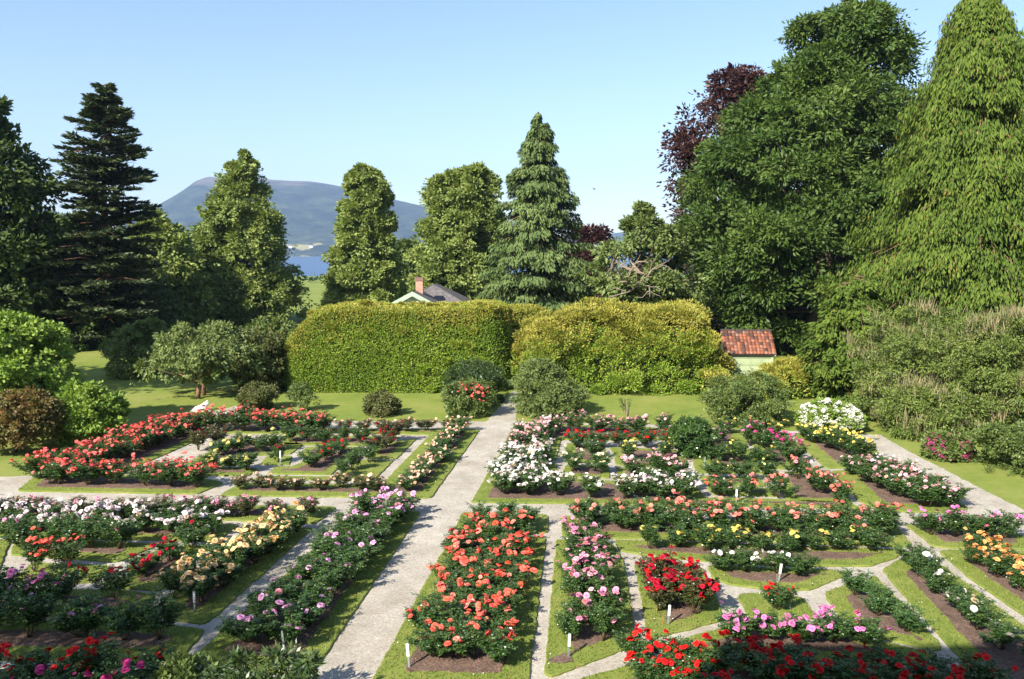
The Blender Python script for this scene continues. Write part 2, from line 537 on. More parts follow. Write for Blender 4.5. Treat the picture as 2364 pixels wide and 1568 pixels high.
ISL = [  # zoom, outline, width of the turf margin round the soil
 ('A', [(90, 545), (1080, 561), (1228, 498), (1120, 478), (640, 455), (770, 400), (1038, 284), (1140, 226), (1760, 232), (1790, 186), (1640, 150), (1110, 128), (950, 182), (700, 270), (380, 385), (180, 470)], 0.30),
 ('B', [(75, 569), (1237, 583), (1505, 208), (600, 200), (590, 222), (1232, 236), (962, 512), (205, 497)], 0.34),
 ('B', [(850, 374), (1030, 378), (925, 488), (255, 480), (330, 462), (700, 466)], 0.3),
 ('B', [(915, 292), (1158, 257), (1050, 368), (880, 364)], 0.3),
 ('B', [(430, 240), (1080, 248), (880, 296), (430, 290)], 0.25),
 ('B', [(560, 304), (866, 304), (690, 456), (340, 450), (385, 412), (480, 410), (600, 356), (505, 345)], 0.25),
 ('B', [(300, 398), (345, 352), (478, 352), (465, 400)], 0.3),
 ('B', [(-60, 372), (60, 310), (180, 262), (545, 285), (470, 342), (270, 350), (225, 405), (-120, 400)], 0.3),
 ('B', [(-140, 410), (235, 418), (300, 425), (240, 462), (-190, 455)], 0.25),
 # lower left quarter
 ('A', [(-260, 606), (1700, 628), (1842, 632), (1728, 722), (1240, 704), (-260, 696)], 0.3),
 ('A', [(-260, 716), (1310, 728), (1190, 822), (-260, 786)], 0.28),
 ('A', [(80, 802), (872, 838), (645, 936), (370, 915), (60, 895)], 0.3),
 ('A', [(-260, 805), (60, 812), (-10, 990), (-260, 985)], 0.3),
 ('A', [(690, 965), (900, 845), (1150, 848), (885, 1092), (640, 1078)], 0.28),
 ('A', [(1250, 842), (1350, 738), (1712, 748), (1130, 1276), (875, 1240), (900, 1140)], 0.34),
 ('A', [(175, 938), (612, 955), (530, 1045), (60, 1050)], 0.3),
 ('A', [(-260, 1068), (700, 1090), (855, 1118), (700, 1235), (-260, 1225)], 0.3),
 ('A', [(-260, 1250), (700, 1262), (900, 1275), (1128, 1302), (978, 1478), (-260, 1470)], 0.34),
 ('A', [(-300, 1520), (780, 1535), (1500, 1568), (1690, 1590), (1560, 2200), (-300, 2200)], 0.35),
 ('B', [(1090, 652), (1184, 658), (592, 1546), (300, 1536), (-95, 1478), (0, 1400), (738, 735), (800, 642)], 0.34),
 # lower right quarter
 ('C', [(100, 663), (572, 675), (570, 772), (440, 776), (52, 770)], 0.3),
 ('C', [(38, 792), (560, 797), (462, 1628), (-410, 1618)], 0.34),
 ('C', [(615, 812), (880, 812), (935, 850), (985, 925), (1057, 1392), (592, 1562), (550, 1556)], 0.34),
 ('C', [(638, 684), (2470, 730), (2562, 836), (2540, 852), (1700, 822), (650, 796)], 0.32),
 ('C', [(930, 812), (1700, 838), (2525, 867), (2492, 905), (2330, 957), (2000, 958), (1500, 935), (1150, 905), (965, 872)], 0.28),
 ('C', [(1440, 952), (1470, 1020), (1560, 1057), (1790, 1089), (2000, 1089), (2240, 992), (2100, 976), (1700, 964)], 0.26),
 ('C', [(1040, 940), (1150, 935), (1410, 962), (1442, 1015), (1500, 1150), (1532, 1252), (1116, 1362), (1082, 1150)], 0.3),
 ('C', [(1602, 1112), (1800, 1103), (1965, 1130), (2045, 1245), (1830, 1243), (1672, 1240)], 0.3),
 ('D', [(768, 1105), (930, 1045), (1050, 1005), (1425, 1400), (1398, 1428), (1000, 1332), (880, 1262)], 0.28),
 ('D', [(1088, 978), (1210, 905), (1350, 905), (1440, 968), (1900, 1310), (2200, 1530), (2200, 1800), (1700, 1650), (1480, 1425)], 0.32),
 ('D', [(1395, 872), (1560, 868), (2100, 880), (2150, 1450), (1900, 1255), (1560, 1015)], 0.3),
 ('D', [(1215, 728), (1300, 725), (1800, 765), (1885, 800), (1960, 866), (1480, 857), (1370, 850)], 0.28),
 ('C', [(1180, 1398), (1540, 1288), (1800, 1256), (2170, 1282), (2310, 1350), (2690, 1440), (2600, 1500), (2150, 1485), (1700, 1450), (1200, 1462)], 0.28),
 ('C', [(740, 1575), (1090, 1482), (1700, 1472), (2200, 1508), (2780, 1530), (3100, 1700), (3300, 2200), (560, 2200)], 0.3),
 # upper right quarter
 ('C', [(148, 607), (272, 393), (616, 395), (622, 470), (1380, 520), (1440, 588), (1500, 578), (2200, 606), (2300, 640), (820, 616)], 0.3),
 ('C', [(288, 372), (395, 170), (1290, 202), (1290, 266), (640, 262), (616, 374)], 0.28),
 ('C', [(672, 282), (880, 300), (892, 392), (664, 385)], 0.25),
 ('C', [(664, 402), (900, 405), (912, 474), (650, 462)], 0.22),
 ('C', [(905, 305), (1250, 318), (1330, 330), (1330, 420), (940, 400), (930, 340)], 0.25),
 ('C', [(945, 414), (1330, 438), (1345, 498), (945, 482)], 0.22),
 ('C', [(1395, 462), (1720, 470), (1770, 522), (1430, 502)], 0.25),
 ('C', [(1430, 516), (1790, 533), (1850, 574), (1470, 564)], 0.22),
 ('C', [(1350, 205), (1690, 212), (1650, 300), (1750, 370), (1800, 450), (1380, 445), (1350, 330)], 0.5),
 ('D', [(360, 226), (560, 224), (650, 300), (618, 420), (512, 425), (400, 345)], 0.28),
 ('D', [(600, 226), (930, 248), (1078, 335), (1015, 378), (915, 418), (785, 420), (652, 300)], 0.42),
 ('D', [(810, 436), (905, 430), (1080, 372), (1180, 388), (1568, 642), (1440, 662), (1090, 656), (965, 600)], 0.5),
 ('D', [(500, 440), (775, 437), (935, 610), (700, 608), (560, 590)], 0.28),
]
TURF_Z, SOIL_Z = 0.05, 0.054
TURF = []
for zm, pts, mg in ISL:
    p = WP(zm, pts)
    ps = soften(p, 0.14); mg *= 1.4
    slab('grass_verge', ps, GR_Z - 0.004, TURF_Z, M['turf'], 0.018, 0.012)
    pi_ = soften(inset(p, mg), 0.12)
    TURF.append((ps, pi_))
    if poly_area(pi_) > 0.25:
        slab('soil_bed', pi_, TURF_Z - 0.02, SOIL_Z + 0.01, M['soil'], 0.012, 0.02)

# ------------------------------------------------------------------ grass growing on verges (uncountable)
def in_poly(x, y, poly):
    p = np.array(poly)
    ins = np.zeros(len(x), bool)
    j = len(p) - 1
    for i in range(len(p)):
        c = ((p[i, 1] > y) != (p[j, 1] > y)) & (x < (p[j, 0] - p[i, 0]) * (y - p[i, 1]) / (p[j, 1] - p[i, 1] + 1e-12) + p[i, 0])
        ins ^= c
        j = i
    return ins
gx, cvx = [], []
for ps, pi_ in TURF:
    a = np.array(ps)
    lo, hi = a.min(0), a.max(0)
    if lo[1] > 27: continue
    area = (hi[0] - lo[0]) * (hi[1] - lo[1])
    dens = 420 if lo[1] < 20 else 220
    n = int(area * dens)
    x = rng.uniform(lo[0], hi[0], n); y = rng.uniform(lo[1], hi[1], n)
    ok = in_poly(x, y, ps) & ~in_poly(x, y, inset(pi_, 0.03)) & (y > 12.5) & (np.abs(x) < 0.68 * y + 1) & (rng.random(n) < np.clip(24 / np.maximum(y, 1) - 0.45, 0.1, 1))
    gx.append(np.stack([x[ok], y[ok]], 1))
    k = rng.random(len(x)) < 0.012
    cvx.append(np.stack([x[ok & k], y[ok & k]], 1))
gx = np.concatenate(gx)
P = np.column_stack([gx, np.full(len(gx), TURF_Z - 0.005)])
D = rdir(len(P), rng) * 0.75 + np.array([0, 0, 1.0])
o = leaf_obj('grass', P, D, rng.uniform(0.025, 0.06, len(P)), 0.016, rng.random(len(P)), M['blade'], None, rng)
o['kind'] = 'stuff'
cv = np.concatenate(cvx)
sel = (np.sin(cv[:, 0] * 2.3 + 1) + np.sin(cv[:, 1] * 1.9 + cv[:, 0]) + rng.normal(size=len(cv)) * 0.7) > 0.4
cv = cv[sel]
P = np.column_stack([cv, np.full(len(cv), TURF_Z + 0.03)])
o = leaf_obj('clover', P - np.array([0.012, 0, 0]), rdir(len(P), rng) * 0.3 + np.array([1, 0, 0.2]), 0.026, 0.024, rng.random(len(P)), M['clover'], None, rng)
o['kind'] = 'stuff'

# ------------------------------------------------------------------ plants: generic builders
def envelope(rows, Y):
    z, xc, hw = [], [], []
    for v, l, r_ in rows:
        a, b = at(l, v, Y), at(r_, v, Y)
        z.append(a.z); xc.append((a.x + b.x) / 2); hw.append((b.x - a.x) / 2)
    z, xc, hw = map(np.array, (z, xc, hw))
    o = np.argsort(z)
    return z[o], xc[o], hw[o]

def clumps(rows, Y, rp, npuff, nsub, nleaf, L, W, seed, droop=0.25, depth=0.9, rs=0.36, fill=0.25, flat=0.75, z_up=0.25, rug=0.22, trim=0.8):
    """leaf positions for a broadleaf crown inside the surveyed envelope"""
    r = np.random.default_rng(seed)
    z, xc, hw = envelope(rows, Y)
    zz = r.uniform(z[0], z[-1], npuff * 6)
    w = np.interp(zz, z, hw)
    zz = zz[r.random(len(zz)) < (w + 0.15 * w.max()) / (1.15 * w.max())][:npuff]
    n = len(zz)
    h, c = np.interp(zz, z, hw), np.interp(zz, z, xc)
    ang = np.arange(n) * 2.39996 + r.uniform(0, 0.8, n)
    rr = np.where(r.random(n) < fill, r.uniform(0.15, 0.7, n), 1.0)
    prad = rp * r.uniform(0.7, 1.3, n) * np.clip(0.30 + 0.70 * h / (hw.max() * 0.7), 0.22, 1)
    rad = np.clip(h - prad * 0.75, 0, None) * rr * r.uniform(1 - rug, 1 + rug * 0.55, n)
    C = np.stack([c + rad * np.cos(ang), Y + rad * depth * np.sin(ang), np.minimum(zz, z[-1] - prad * 0.5)], 1)
    outw = np.stack([np.cos(ang), np.sin(ang), np.full(n, z_up)], 1)
    Sd = rdir(n * nsub, r).reshape(n, nsub, 3) + outw[:, None] * 0.55 + np.array([0, 0, 0.18])
    Sd /= np.linalg.norm(Sd, axis=2, keepdims=True)
    SC = C[:, None] + Sd * prad[:, None, None] * np.array([1, 1, flat]) * np.where(r.random((n, nsub, 1)) < 0.12, r.uniform(1.1, 1.5, (n, nsub, 1)), r.uniform(0.5, 1.05, (n, nsub, 1)))
    sr = prad[:, None] * rs * r.uniform(0.7, 1.3, (n, nsub))
    ld = rdir(n * nsub * nleaf, r).reshape(n, nsub, nleaf, 3)
    P = SC[:, :, None] + ld * sr[:, :, None, None] * np.array([1, 1, 0.6]) * (r.random((n, nsub, nleaf, 1)) ** 0.45)
    D = ld * 0.7 + Sd[:, :, None] * 0.6 + np.array([0, 0, -droop])
    pv = r.random((n, 1, 1)) * 0.35 + r.random((n, nsub, 1)) * 0.3
    var = np.clip(pv + r.random((n, nsub, nleaf)) * 0.4, 0, 1)
    N = n * nsub * nleaf
    ln_ = (ld * 0.35 + Sd[:, :, None] * 0.55 + outw[:, None, None] * 0.3 + np.array([0, 0, 0.45])).reshape(N, 3)
    P = P.reshape(N, 3)
    hz_ = np.interp(P[:, 2], z, hw); cz_ = np.interp(P[:, 2], z, xc)
    dx, dy = P[:, 0] - cz_, (P[:, 1] - Y) / depth
    a_ = np.arctan2(dy, dx)
    fq = 1.5 if hw.max() > 2.5 else 4.0
    q_ = 0.98 + 0.5 * trim * fbm(a_ * hw.max() * 0.9, P[:, 2] * 1.3, seed + 9, 5, fq) + 0.35 * trim * r.normal(size=N) * 0.5
    kp = (np.hypot(dx, dy) < hz_ * q_ + 0.12) & (P[:, 2] < z[-1] + 0.25 * r.random(N)) & (P[:, 2] > max(z[0] - 0.4, 0.03))
    clumps.nrm = ln_[kp]
    n_ = int(kp.sum())
    return P[kp], D.reshape(N, 3)[kp], L * r.uniform(0.7, 1.3, n_), W * r.uniform(0.7, 1.3, n_), var.ravel()[kp], C, r

def trunk_mesh(base, top, r0, limbs, mat, parent, r, name='trunk', limb_r=0.25):
    mb = MB()
    base, top = Vector(base), Vector(top)
    k = 7
    pts = [base.lerp(top, i / k) + Vector((r.normal() * r0 * 0.25, r.normal() * r0 * 0.25, 0)) * (i > 0) for i in range(k + 1)]
    rad = [r0 * (1.35 if i == 0 else 1 - 0.85 * i / k) for i in range(k + 1)]
    mb.tube(pts, rad, 9)
    for c in limbs:
        c = Vector(c)
        t = min(max((c.z - base.z) / max(top.z - base.z, 0.1) * 0.7, 0.15), 0.9)
        s = base.lerp(top, t)
        mid = s.lerp(c, 0.5) + Vector((r.normal(), r.normal(), r.normal() + 0.5)) * 0.08 * (c - s).length
        rr = r0 * limb_r * (1.2 - t)
        mb.tube([s, mid, c], [rr, rr * 0.65, rr * 0.2], 5)
    return mb.build(name, mat, parent, True)

def broadleaf(name, label, cat, rows, Y, mat, rp, npuff, nsub, nleaf, L, W, seed, tr=0.35, base=None, bark='bark', group=None, nl=14, **k):
    P, D, Ls, Ws, var, C, r = clumps(rows, Y, rp, npuff, nsub, nleaf, L, W, seed, **k)
    z, xc, hw = envelope(rows, Y)
    bx = xc[0] if base is None else base
    gz = min(ground_z(Y), z[0])
    t = thing(name, label, cat, (bx, Y, gz), group)
    off = np.array([bx, Y, gz])
    leaf_obj('crown' if cat == 'tree' else 'foliage', P - off, D, Ls, Ws, var, M[mat], t, r, nrm=clumps.nrm)
    idx = r.choice(len(C), min(nl, len(C)), replace=False)
    top = (xc[-1] - bx, 0, (z[-1] - gz) * 0.9)
    trunk_mesh((0, 0, 0), top, tr, [tuple(C[i] - off) for i in idx], M[bark], t, r, 'trunk' if cat == 'tree' else 'stems')
    return t

def conifer(name, label, rows, Y, mat, seed, dz=0.5, nb=7, npt=120, L=0.45, W=0.13, droop=0.3, rise=0.15, hang=0.0, tr=0.3, base=None, spread=0.32, extra=None, low=0.0, group=None):
    r = np.random.default_rng(seed)
    z, xc, hw = envelope(rows, Y)
    gz = min(ground_z(Y), z[0])
    bx = xc[0] if base is None else base
    t = thing(name, label, 'tree', (bx, Y, gz), group)
    Ps, Ds, vs, Ns = [], [], [], []
    mb = MB()
    h = z[0]
    while h < z[-1] - 0.1:
        w = np.interp(h, z, hw); c = np.interp(h, z, xc)
        for k in range(nb):
            a = r.uniform(0, 2 * math.pi)
            ln = w * r.uniform(0.72, 1.08)
            if ln < 0.15: continue
            up_ = r.normal() * 0.11
            n = int(npt * (0.3 + 0.7 * ln / hw.max()))
            s = r.random(n) ** 0.75
            tw = (r.random(n) * 2 - 1) * spread * ln * (1.1 - 0.75 * s)
            dirv = np.array([math.cos(a), math.sin(a), 0]); lat = np.array([-math.sin(a), math.cos(a), 0])
            zc = ln * ((rise + up_) * s - droop * s * s + 0.35 * droop * s ** 4)
            hz = r.uniform(-1.4, 1.4) * dz
            p = np.array([c, Y, h + hz]) + dirv * (ln * s)[:, None] + lat * tw[:, None] + np.array([0, 0, 1.0]) * (zc - 0.12 * np.abs(tw) - hang * r.random(n) * 0.6)[:, None]
            d = dirv * 0.8 + lat * np.sign(tw)[:, None] * 0.7 + r.normal(size=(n, 3)) * 0.25 + np.array([0, 0, -hang * 1.5 + 0.05])
            Ps.append(p); Ds.append(d); Ns.append(np.tile(dirv * (0.35 + 0.9 * hang) + np.array([0, 0, 1.0 - 0.35 * hang]), (n, 1)))
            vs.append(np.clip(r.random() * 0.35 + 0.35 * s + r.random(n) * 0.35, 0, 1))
            e = ln * 0.85
            mb.tube([(c - bx, 0, h + hz - gz), (c - bx + math.cos(a) * e * 0.5, math.sin(a) * e * 0.5, h + hz - gz + ln * (rise * .5 - droop * .25) - 0.03), (c - bx + math.cos(a) * e, math.sin(a) * e, h + hz - gz + ln * (rise - droop) * 0.8 - 0.05)], [tr * 0.16 + 0.01, tr * 0.1, 0.01], 4)
        h += dz * r.uniform(0.7, 1.3) * (0.6 + 0.4 * w / hw.max())
    P = np.concatenate(Ps) - np.array([bx, Y, gz]); D = np.concatenate(Ds); v = np.concatenate(vs)
    n = len(P)
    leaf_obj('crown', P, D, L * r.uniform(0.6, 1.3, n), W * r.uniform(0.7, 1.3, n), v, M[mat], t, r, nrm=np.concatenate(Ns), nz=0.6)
    if extra:
        k = r.random(n) < 0.03
        leaf_obj('old_foliage', P[k] + np.array([0, 0, -0.1]), np.tile([0, 0, -1.0], (k.sum(), 1)) + rdir(k.sum(), r) * 0.2, L * 0.9, W * 0.8, v[k], M[extra], t, r)
    mb.tube([(0, 0, 0), ((xc[-1] - bx) * 0.5, 0, (z[-1] - gz) * 0.5), (xc[-1] - bx, 0, z[-1] - gz - 0.1)], [tr, tr * 0.6, 0.03], 8)
    mb.build('trunk', M['bark_red'], t, True)
    return t

def hedge(name, label, Y, thick, tops, seed, mats, n_m2=330, L=0.16, W=0.055, lump=0.12, top_share=0.5, tufts=0, tr_=(0.28, 0.62)):
    r = np.random.default_rng(seed)
    pts = [at(u, v, Y) for u, v in tops]
    xs_, hs_ = np.array([p.x for p in pts]), np.array([p.z for p in pts])
    x0, x1 = xs_[0], xs_[-1]
    ln = x1 - x0
    cx = (x0 + x1) / 2
    t = thing(name, label, 'hedge', (cx, Y + thick / 2, 0))
    def surf(n):
        # choose along perimeter: front, top, back, ends
        x = r.uniform(x0, x1, n)
        H = np.interp(x, xs_, hs_)
        s = r.random(n) * (2 * H + thick)
        front = s < H
        top = (s >= H) & (s < H + thick)
        zz = np.where(front, s, np.where(top, H, s - H - thick))
        yy = np.where(front, 0.0, np.where(top, s - H, thick))
        nrm = np.where(front[:, None], np.array([0, -1, 0.25]), np.where(top[:, None], np.array([0, -0.2, 1.0]), np.array([0, 1, 0.2])))
        # rounding near top
        rd = 0.5
        kk = np.clip((zz - (H - rd)) / rd, 0, 1)
        yy = np.where(front, yy + rd * (1 - np.sqrt(1 - kk ** 2 * 0.98)), np.where(top, yy, yy - rd * (1 - np.sqrt(1 - kk ** 2 * 0.98))))
        zz = np.where(top, H - 0.25 * (np.abs(yy - thick / 2) / (thick / 2)) ** 2, zz)
        e = np.minimum(x - x0, x1 - x)
        yy = np.where(e < 1.0, thick / 2 + (yy - thick / 2) * np.sqrt(np.clip(e / 1.0, 0.02, 1)), yy)
        return x, yy, zz, nrm, H, top
    hm = hs_.mean()
    n = int(ln * (2 * hm + thick) * n_m2)
    x, y, zz, nrm, H, top = surf(n)
    nz = fbm(x * 1.0, zz * 1.6 + y * 1.3, seed, 4, 1.5)
    nz2 = fbm(x, zz + y, seed + 5, 3, 7.0)
    disp = lump * nz + 0.05 * nz2 + r.normal(size=n) * 0.028
    nn = nrm / np.linalg.norm(nrm, axis=1, keepdims=True)
    P = np.stack([x, Y + y, zz], 1) + nn * disp[:, None]
    P[:, 2] = np.maximum(P[:, 2], 0.02)
    D = nn * 0.55 + rdir(n, r) * 0.6 + np.array([0, 0, 0.25])
    u = np.clip(0.30 + 0.18 * nz + r.random(n) * 0.5, 0, 1)
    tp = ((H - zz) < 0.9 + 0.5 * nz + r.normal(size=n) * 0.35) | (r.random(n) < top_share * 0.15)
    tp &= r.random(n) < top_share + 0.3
    off = np.array([cx, Y + thick / 2, 0])
    NN = nn + np.array([0, 0, 0.5]) + 0.0 * D
    if tufts:
        k = r.choice(n, tufts, p=np.where(top | (zz > 0.45 * H), 1.0, 0.35) / np.where(top | (zz > 0.45 * H), 1.0, 0.35).sum())
        C = P[k] + nn[k] * 0.05
        m_ = 380
        Rr = r.uniform(tr_[0], tr_[1], tufts)[:, None, None]
        ld = rdir(tufts * m_, r).reshape(tufts, m_, 3)
        TP = (C[:, None] + ld * Rr * np.array([1.25, 1, 0.75]) * r.random((tufts, m_, 1)) ** 0.35).reshape(-1, 3)
        TP[:, 2] = np.maximum(TP[:, 2], 0.05)
        TD = (ld * 0.8 + np.array([0, -0.1, 0.45])).reshape(-1, 3)
        TN = (ld * 0.6 + nn[k][:, None] * 0.6 + np.array([0, 0, 0.5])).reshape(-1, 3)
        P = np.concatenate([P, TP]); D = np.concatenate([D, TD]); NN = np.concatenate([NN, TN])
        tz = TP[:, 2] / np.interp(TP[:, 0], xs_, hs_)
        tp = np.concatenate([tp, r.random(len(TP)) < np.clip(tz * 1.5 - 0.45, 0.05, 0.95)])
        u = np.concatenate([u, np.clip(np.repeat(r.random(tufts), m_) * 0.5 + r.random(len(TP)) * 0.5, 0, 1)])
    for msk, mt, nm in ((~tp, mats[0], 'foliage'), (tp, mats[1], 'top_growth')):
        leaf_obj(nm, P[msk] - off, D[msk], L * r.uniform(0.6, 1.3, msk.sum()), W * r.uniform(0.7, 1.3, msk.sum()), u[msk], M[mt], t, r, nrm=NN[msk], nz=0.7)
    # solid dark hull added inside to stop light, in place of twigs
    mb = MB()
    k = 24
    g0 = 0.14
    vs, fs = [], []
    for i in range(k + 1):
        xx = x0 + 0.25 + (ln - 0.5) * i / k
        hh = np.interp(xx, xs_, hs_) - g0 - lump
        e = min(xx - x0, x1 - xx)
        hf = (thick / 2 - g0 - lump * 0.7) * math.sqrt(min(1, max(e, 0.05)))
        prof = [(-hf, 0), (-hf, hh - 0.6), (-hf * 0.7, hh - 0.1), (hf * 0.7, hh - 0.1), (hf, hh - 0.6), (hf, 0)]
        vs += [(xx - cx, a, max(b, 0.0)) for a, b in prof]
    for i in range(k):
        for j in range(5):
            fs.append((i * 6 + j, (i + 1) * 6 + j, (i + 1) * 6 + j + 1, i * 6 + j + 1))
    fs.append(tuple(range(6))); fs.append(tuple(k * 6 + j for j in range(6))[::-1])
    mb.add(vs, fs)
    mb.build('branches', M['hedge_dark_hull'], t)  # the added light-blocking hull, no modelled branches
    return t
M['hedge_dark_hull'] = plain('hedge_dark_hull', (0.03, 0.045, 0.012), (0.02, 0.02, 0.01), 6, 0.95, 0.1, 0.8, 0.05)

# ------------------------------------------------------------------ trees
broadleaf('broadleaf_tree', 'tall dark green tree at the left picture edge, left of the fir', 'tree',
          [(236, -60, 14), (320, -90, 30), (370, -120, 75), (430, -150, 108), (520, -170, 112), (600, -170, 125), (700, -170, 110), (790, -150, 60)], 60, 'linden_dark', 1.7, 120, 14, 34, 0.42, 0.24, 21, 0.4)
broadleaf('broadleaf_tree', 'dark low tree mass at the foot of the tall fir', 'tree',
          [(640, 150, 330), (690, 90, 400), (760, 60, 440), (820, 50, 440), (852, 70, 420)], 66, 'linden_dark', 1.3, 90, 12, 34, 0.38, 0.22, 22, 0.3)
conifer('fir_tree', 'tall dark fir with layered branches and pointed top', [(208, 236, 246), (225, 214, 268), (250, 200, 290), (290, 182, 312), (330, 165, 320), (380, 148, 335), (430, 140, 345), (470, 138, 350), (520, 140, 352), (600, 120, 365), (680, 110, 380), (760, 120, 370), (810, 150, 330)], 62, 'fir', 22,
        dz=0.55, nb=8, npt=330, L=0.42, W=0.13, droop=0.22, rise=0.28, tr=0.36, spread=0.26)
broadleaf('broadleaf_tree', 'broad dark green tree just behind the fir, seen on its left', 'tree',
          [(500, 60, 200), (560, 20, 250), (640, -10, 300), (720, 0, 320), (800, 40, 280)], 72, 'linden_dark', 1.9, 80, 12, 30, 0.5, 0.28, 23, 0.4)
broadleaf('broadleaf_tree', 'mid green tree between the fir and the tallest linden', 'tree',
          [(490, 330, 375), (530, 310, 400), (570, 300, 450), (640, 290, 480), (720, 290, 480), (800, 320, 450)], 76, 'linden', 1.8, 80, 12, 32, 0.42, 0.25, 24, 0.4)
broadleaf('linden_tree', 'tall narrow linden in front of the mountain, left of the fjord gap', 'tree',
          [(352, 556, 568), (375, 535, 588), (400, 508, 606), (425, 496, 612), (455, 492, 612), (500, 470, 645), (540, 446, 635), (590, 452, 655), (640, 430, 690), (700, 425, 700), (745, 440, 680)], 84, 'linden', 1.5, 150, 16, 56, 0.30, 0.20, 25, 0.45, group='lindens in front of the mountain', fill=0.3)
broadleaf('linden_tree', 'narrow linden right of the fjord gap, left of the cottage chimney', 'tree',
          [(385, 822, 845), (402, 808, 872), (424, 796, 895), (450, 790, 902), (500, 780, 912), (550, 775, 905), (600, 765, 910), (650, 755, 925), (705, 750, 945)], 80, 'linden', 1.0, 210, 14, 40, 0.30, 0.20, 26, 0.4, group='lindens in front of the mountain', fill=0.3, rug=0.25, flat=0.6, trim=1.0)
broadleaf('linden_tree', 'round-topped linden behind the cottage roof, beside the grey-green conifer', 'tree',
          [(384, 1085, 1112), (398, 1040, 1132), (414, 1008, 1142), (440, 995, 1150), (500, 980, 1160), (560, 962, 1170), (620, 950, 1170), (700, 955, 1180)], 76, 'linden', 1.15, 230, 14, 42, 0.30, 0.20, 27, 0.4, group='lindens in front of the mountain', fill=0.3, rug=0.25, flat=0.6, trim=1.0)
broadleaf('broadleaf_tree', 'dark tree in the gap between the two lindens beside the cottage', 'tree',
          [(560, 925, 965), (600, 900, 1000), (660, 890, 1010), (705, 900, 1000)], 95, 'linden_dark', 1.6, 50, 12, 28, 0.45, 0.28, 28, 0.35)
conifer('spruce_tree', 'grey-green drooping conifer with pointed top right of the lindens', [(268, 1239, 1247), (300, 1212, 1272), (350, 1190, 1298), (400, 1168, 1312), (430, 1152, 1330), (470, 1145, 1338), (520, 1145, 1335), (560, 1125, 1358), (620, 1108, 1375), (680, 1120, 1385), (720, 1180, 1340), (760, 1220, 1300)], 66, 'spruce', 29,
        dz=0.5, nb=8, npt=380, L=0.36, W=0.11, droop=0.36, rise=0.10, hang=0.95, tr=0.35, spread=0.36)
broadleaf('copper_beech', 'small purple-leaved tree peeping out right of the grey-green conifer', 'tree',
          [(522, 1350, 1385), (535, 1320, 1412), (560, 1310, 1420), (620, 1300, 1420), (700, 1310, 1400)], 90, 'copper', 1.4, 40, 12, 28, 0.42, 0.24, 30, 0.3)
broadleaf('copper_beech', 'large purple copper beech behind the big green chestnut', 'tree',
          [(155, 1680, 1730), (185, 1640, 1770), (230, 1600, 1800), (300, 1545, 1830), (350, 1545, 1830), (430, 1545, 1850), (520, 1540, 1900), (640, 1570, 1900), (800, 1620, 1850)], 74, 'copper', 2.0, 130, 14, 36, 0.42, 0.22, 31, 0.6)
broadleaf('chestnut_tree', 'huge dark green chestnut towering above the tiled shed', 'tree',
          [(22, 1930, 2030), (45, 1850, 2075), (90, 1820, 2090), (140, 1800, 2105), (200, 1765, 2115), (250, 1705, 2120), (300, 1670, 2130), (370, 1605, 2130), (430, 1570, 2130), (520, 1560, 2130), (600, 1600, 2130), (680, 1640, 2120), (760, 1690, 2080), (800, 1760, 2000)], 58, 'chestnut', 2.0, 290, 18, 46, 0.33, 0.14, 32, 0.75, nl=34, fill=0.25, rug=0.18, rs=0.30, trim=0.45, flat=0.65)
broadleaf('broadleaf_tree', 'dark green tree hidden between copper beech and chestnut trunk', 'tree',
          [(480, 1600, 1800), (560, 1580, 1850), (680, 1600, 1900), (800, 1650, 1880)], 64, 'shrub_dark', 1.8, 70, 12, 30, 0.45, 0.22, 33, 0.4)
conifer('conifer_tree', 'tip of a conifer showing above the big chestnut crown', [(0, 1951, 1956), (60, 1925, 1985), (200, 1890, 2020), (500, 1850, 2060), (800, 1850, 2060)], 72, 'spruce', 34,
        dz=0.9, nb=7, npt=120, L=0.5, W=0.17, droop=0.3, rise=0.1, hang=0.4, tr=0.35)
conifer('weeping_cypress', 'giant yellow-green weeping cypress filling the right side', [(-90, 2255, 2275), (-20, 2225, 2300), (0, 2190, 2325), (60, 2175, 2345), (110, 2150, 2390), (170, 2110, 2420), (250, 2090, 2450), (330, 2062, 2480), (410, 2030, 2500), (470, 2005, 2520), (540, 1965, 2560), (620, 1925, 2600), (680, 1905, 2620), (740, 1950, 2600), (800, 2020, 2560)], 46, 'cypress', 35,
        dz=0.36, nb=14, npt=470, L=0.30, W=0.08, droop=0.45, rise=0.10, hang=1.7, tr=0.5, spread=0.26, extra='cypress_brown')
conifer('cypress_tree', 'low bushy cypress at the foot of the giant cypress', [(640, 1925, 2020), (690, 1895, 2040), (750, 1870, 2060), (820, 1855, 2060), (880, 1880, 2040)], 40, 'cypress', 36,
        dz=0.3, nb=9, npt=200, L=0.26, W=0.09, droop=0.3, rise=0.15, hang=0.6, tr=0.2, spread=0.4)
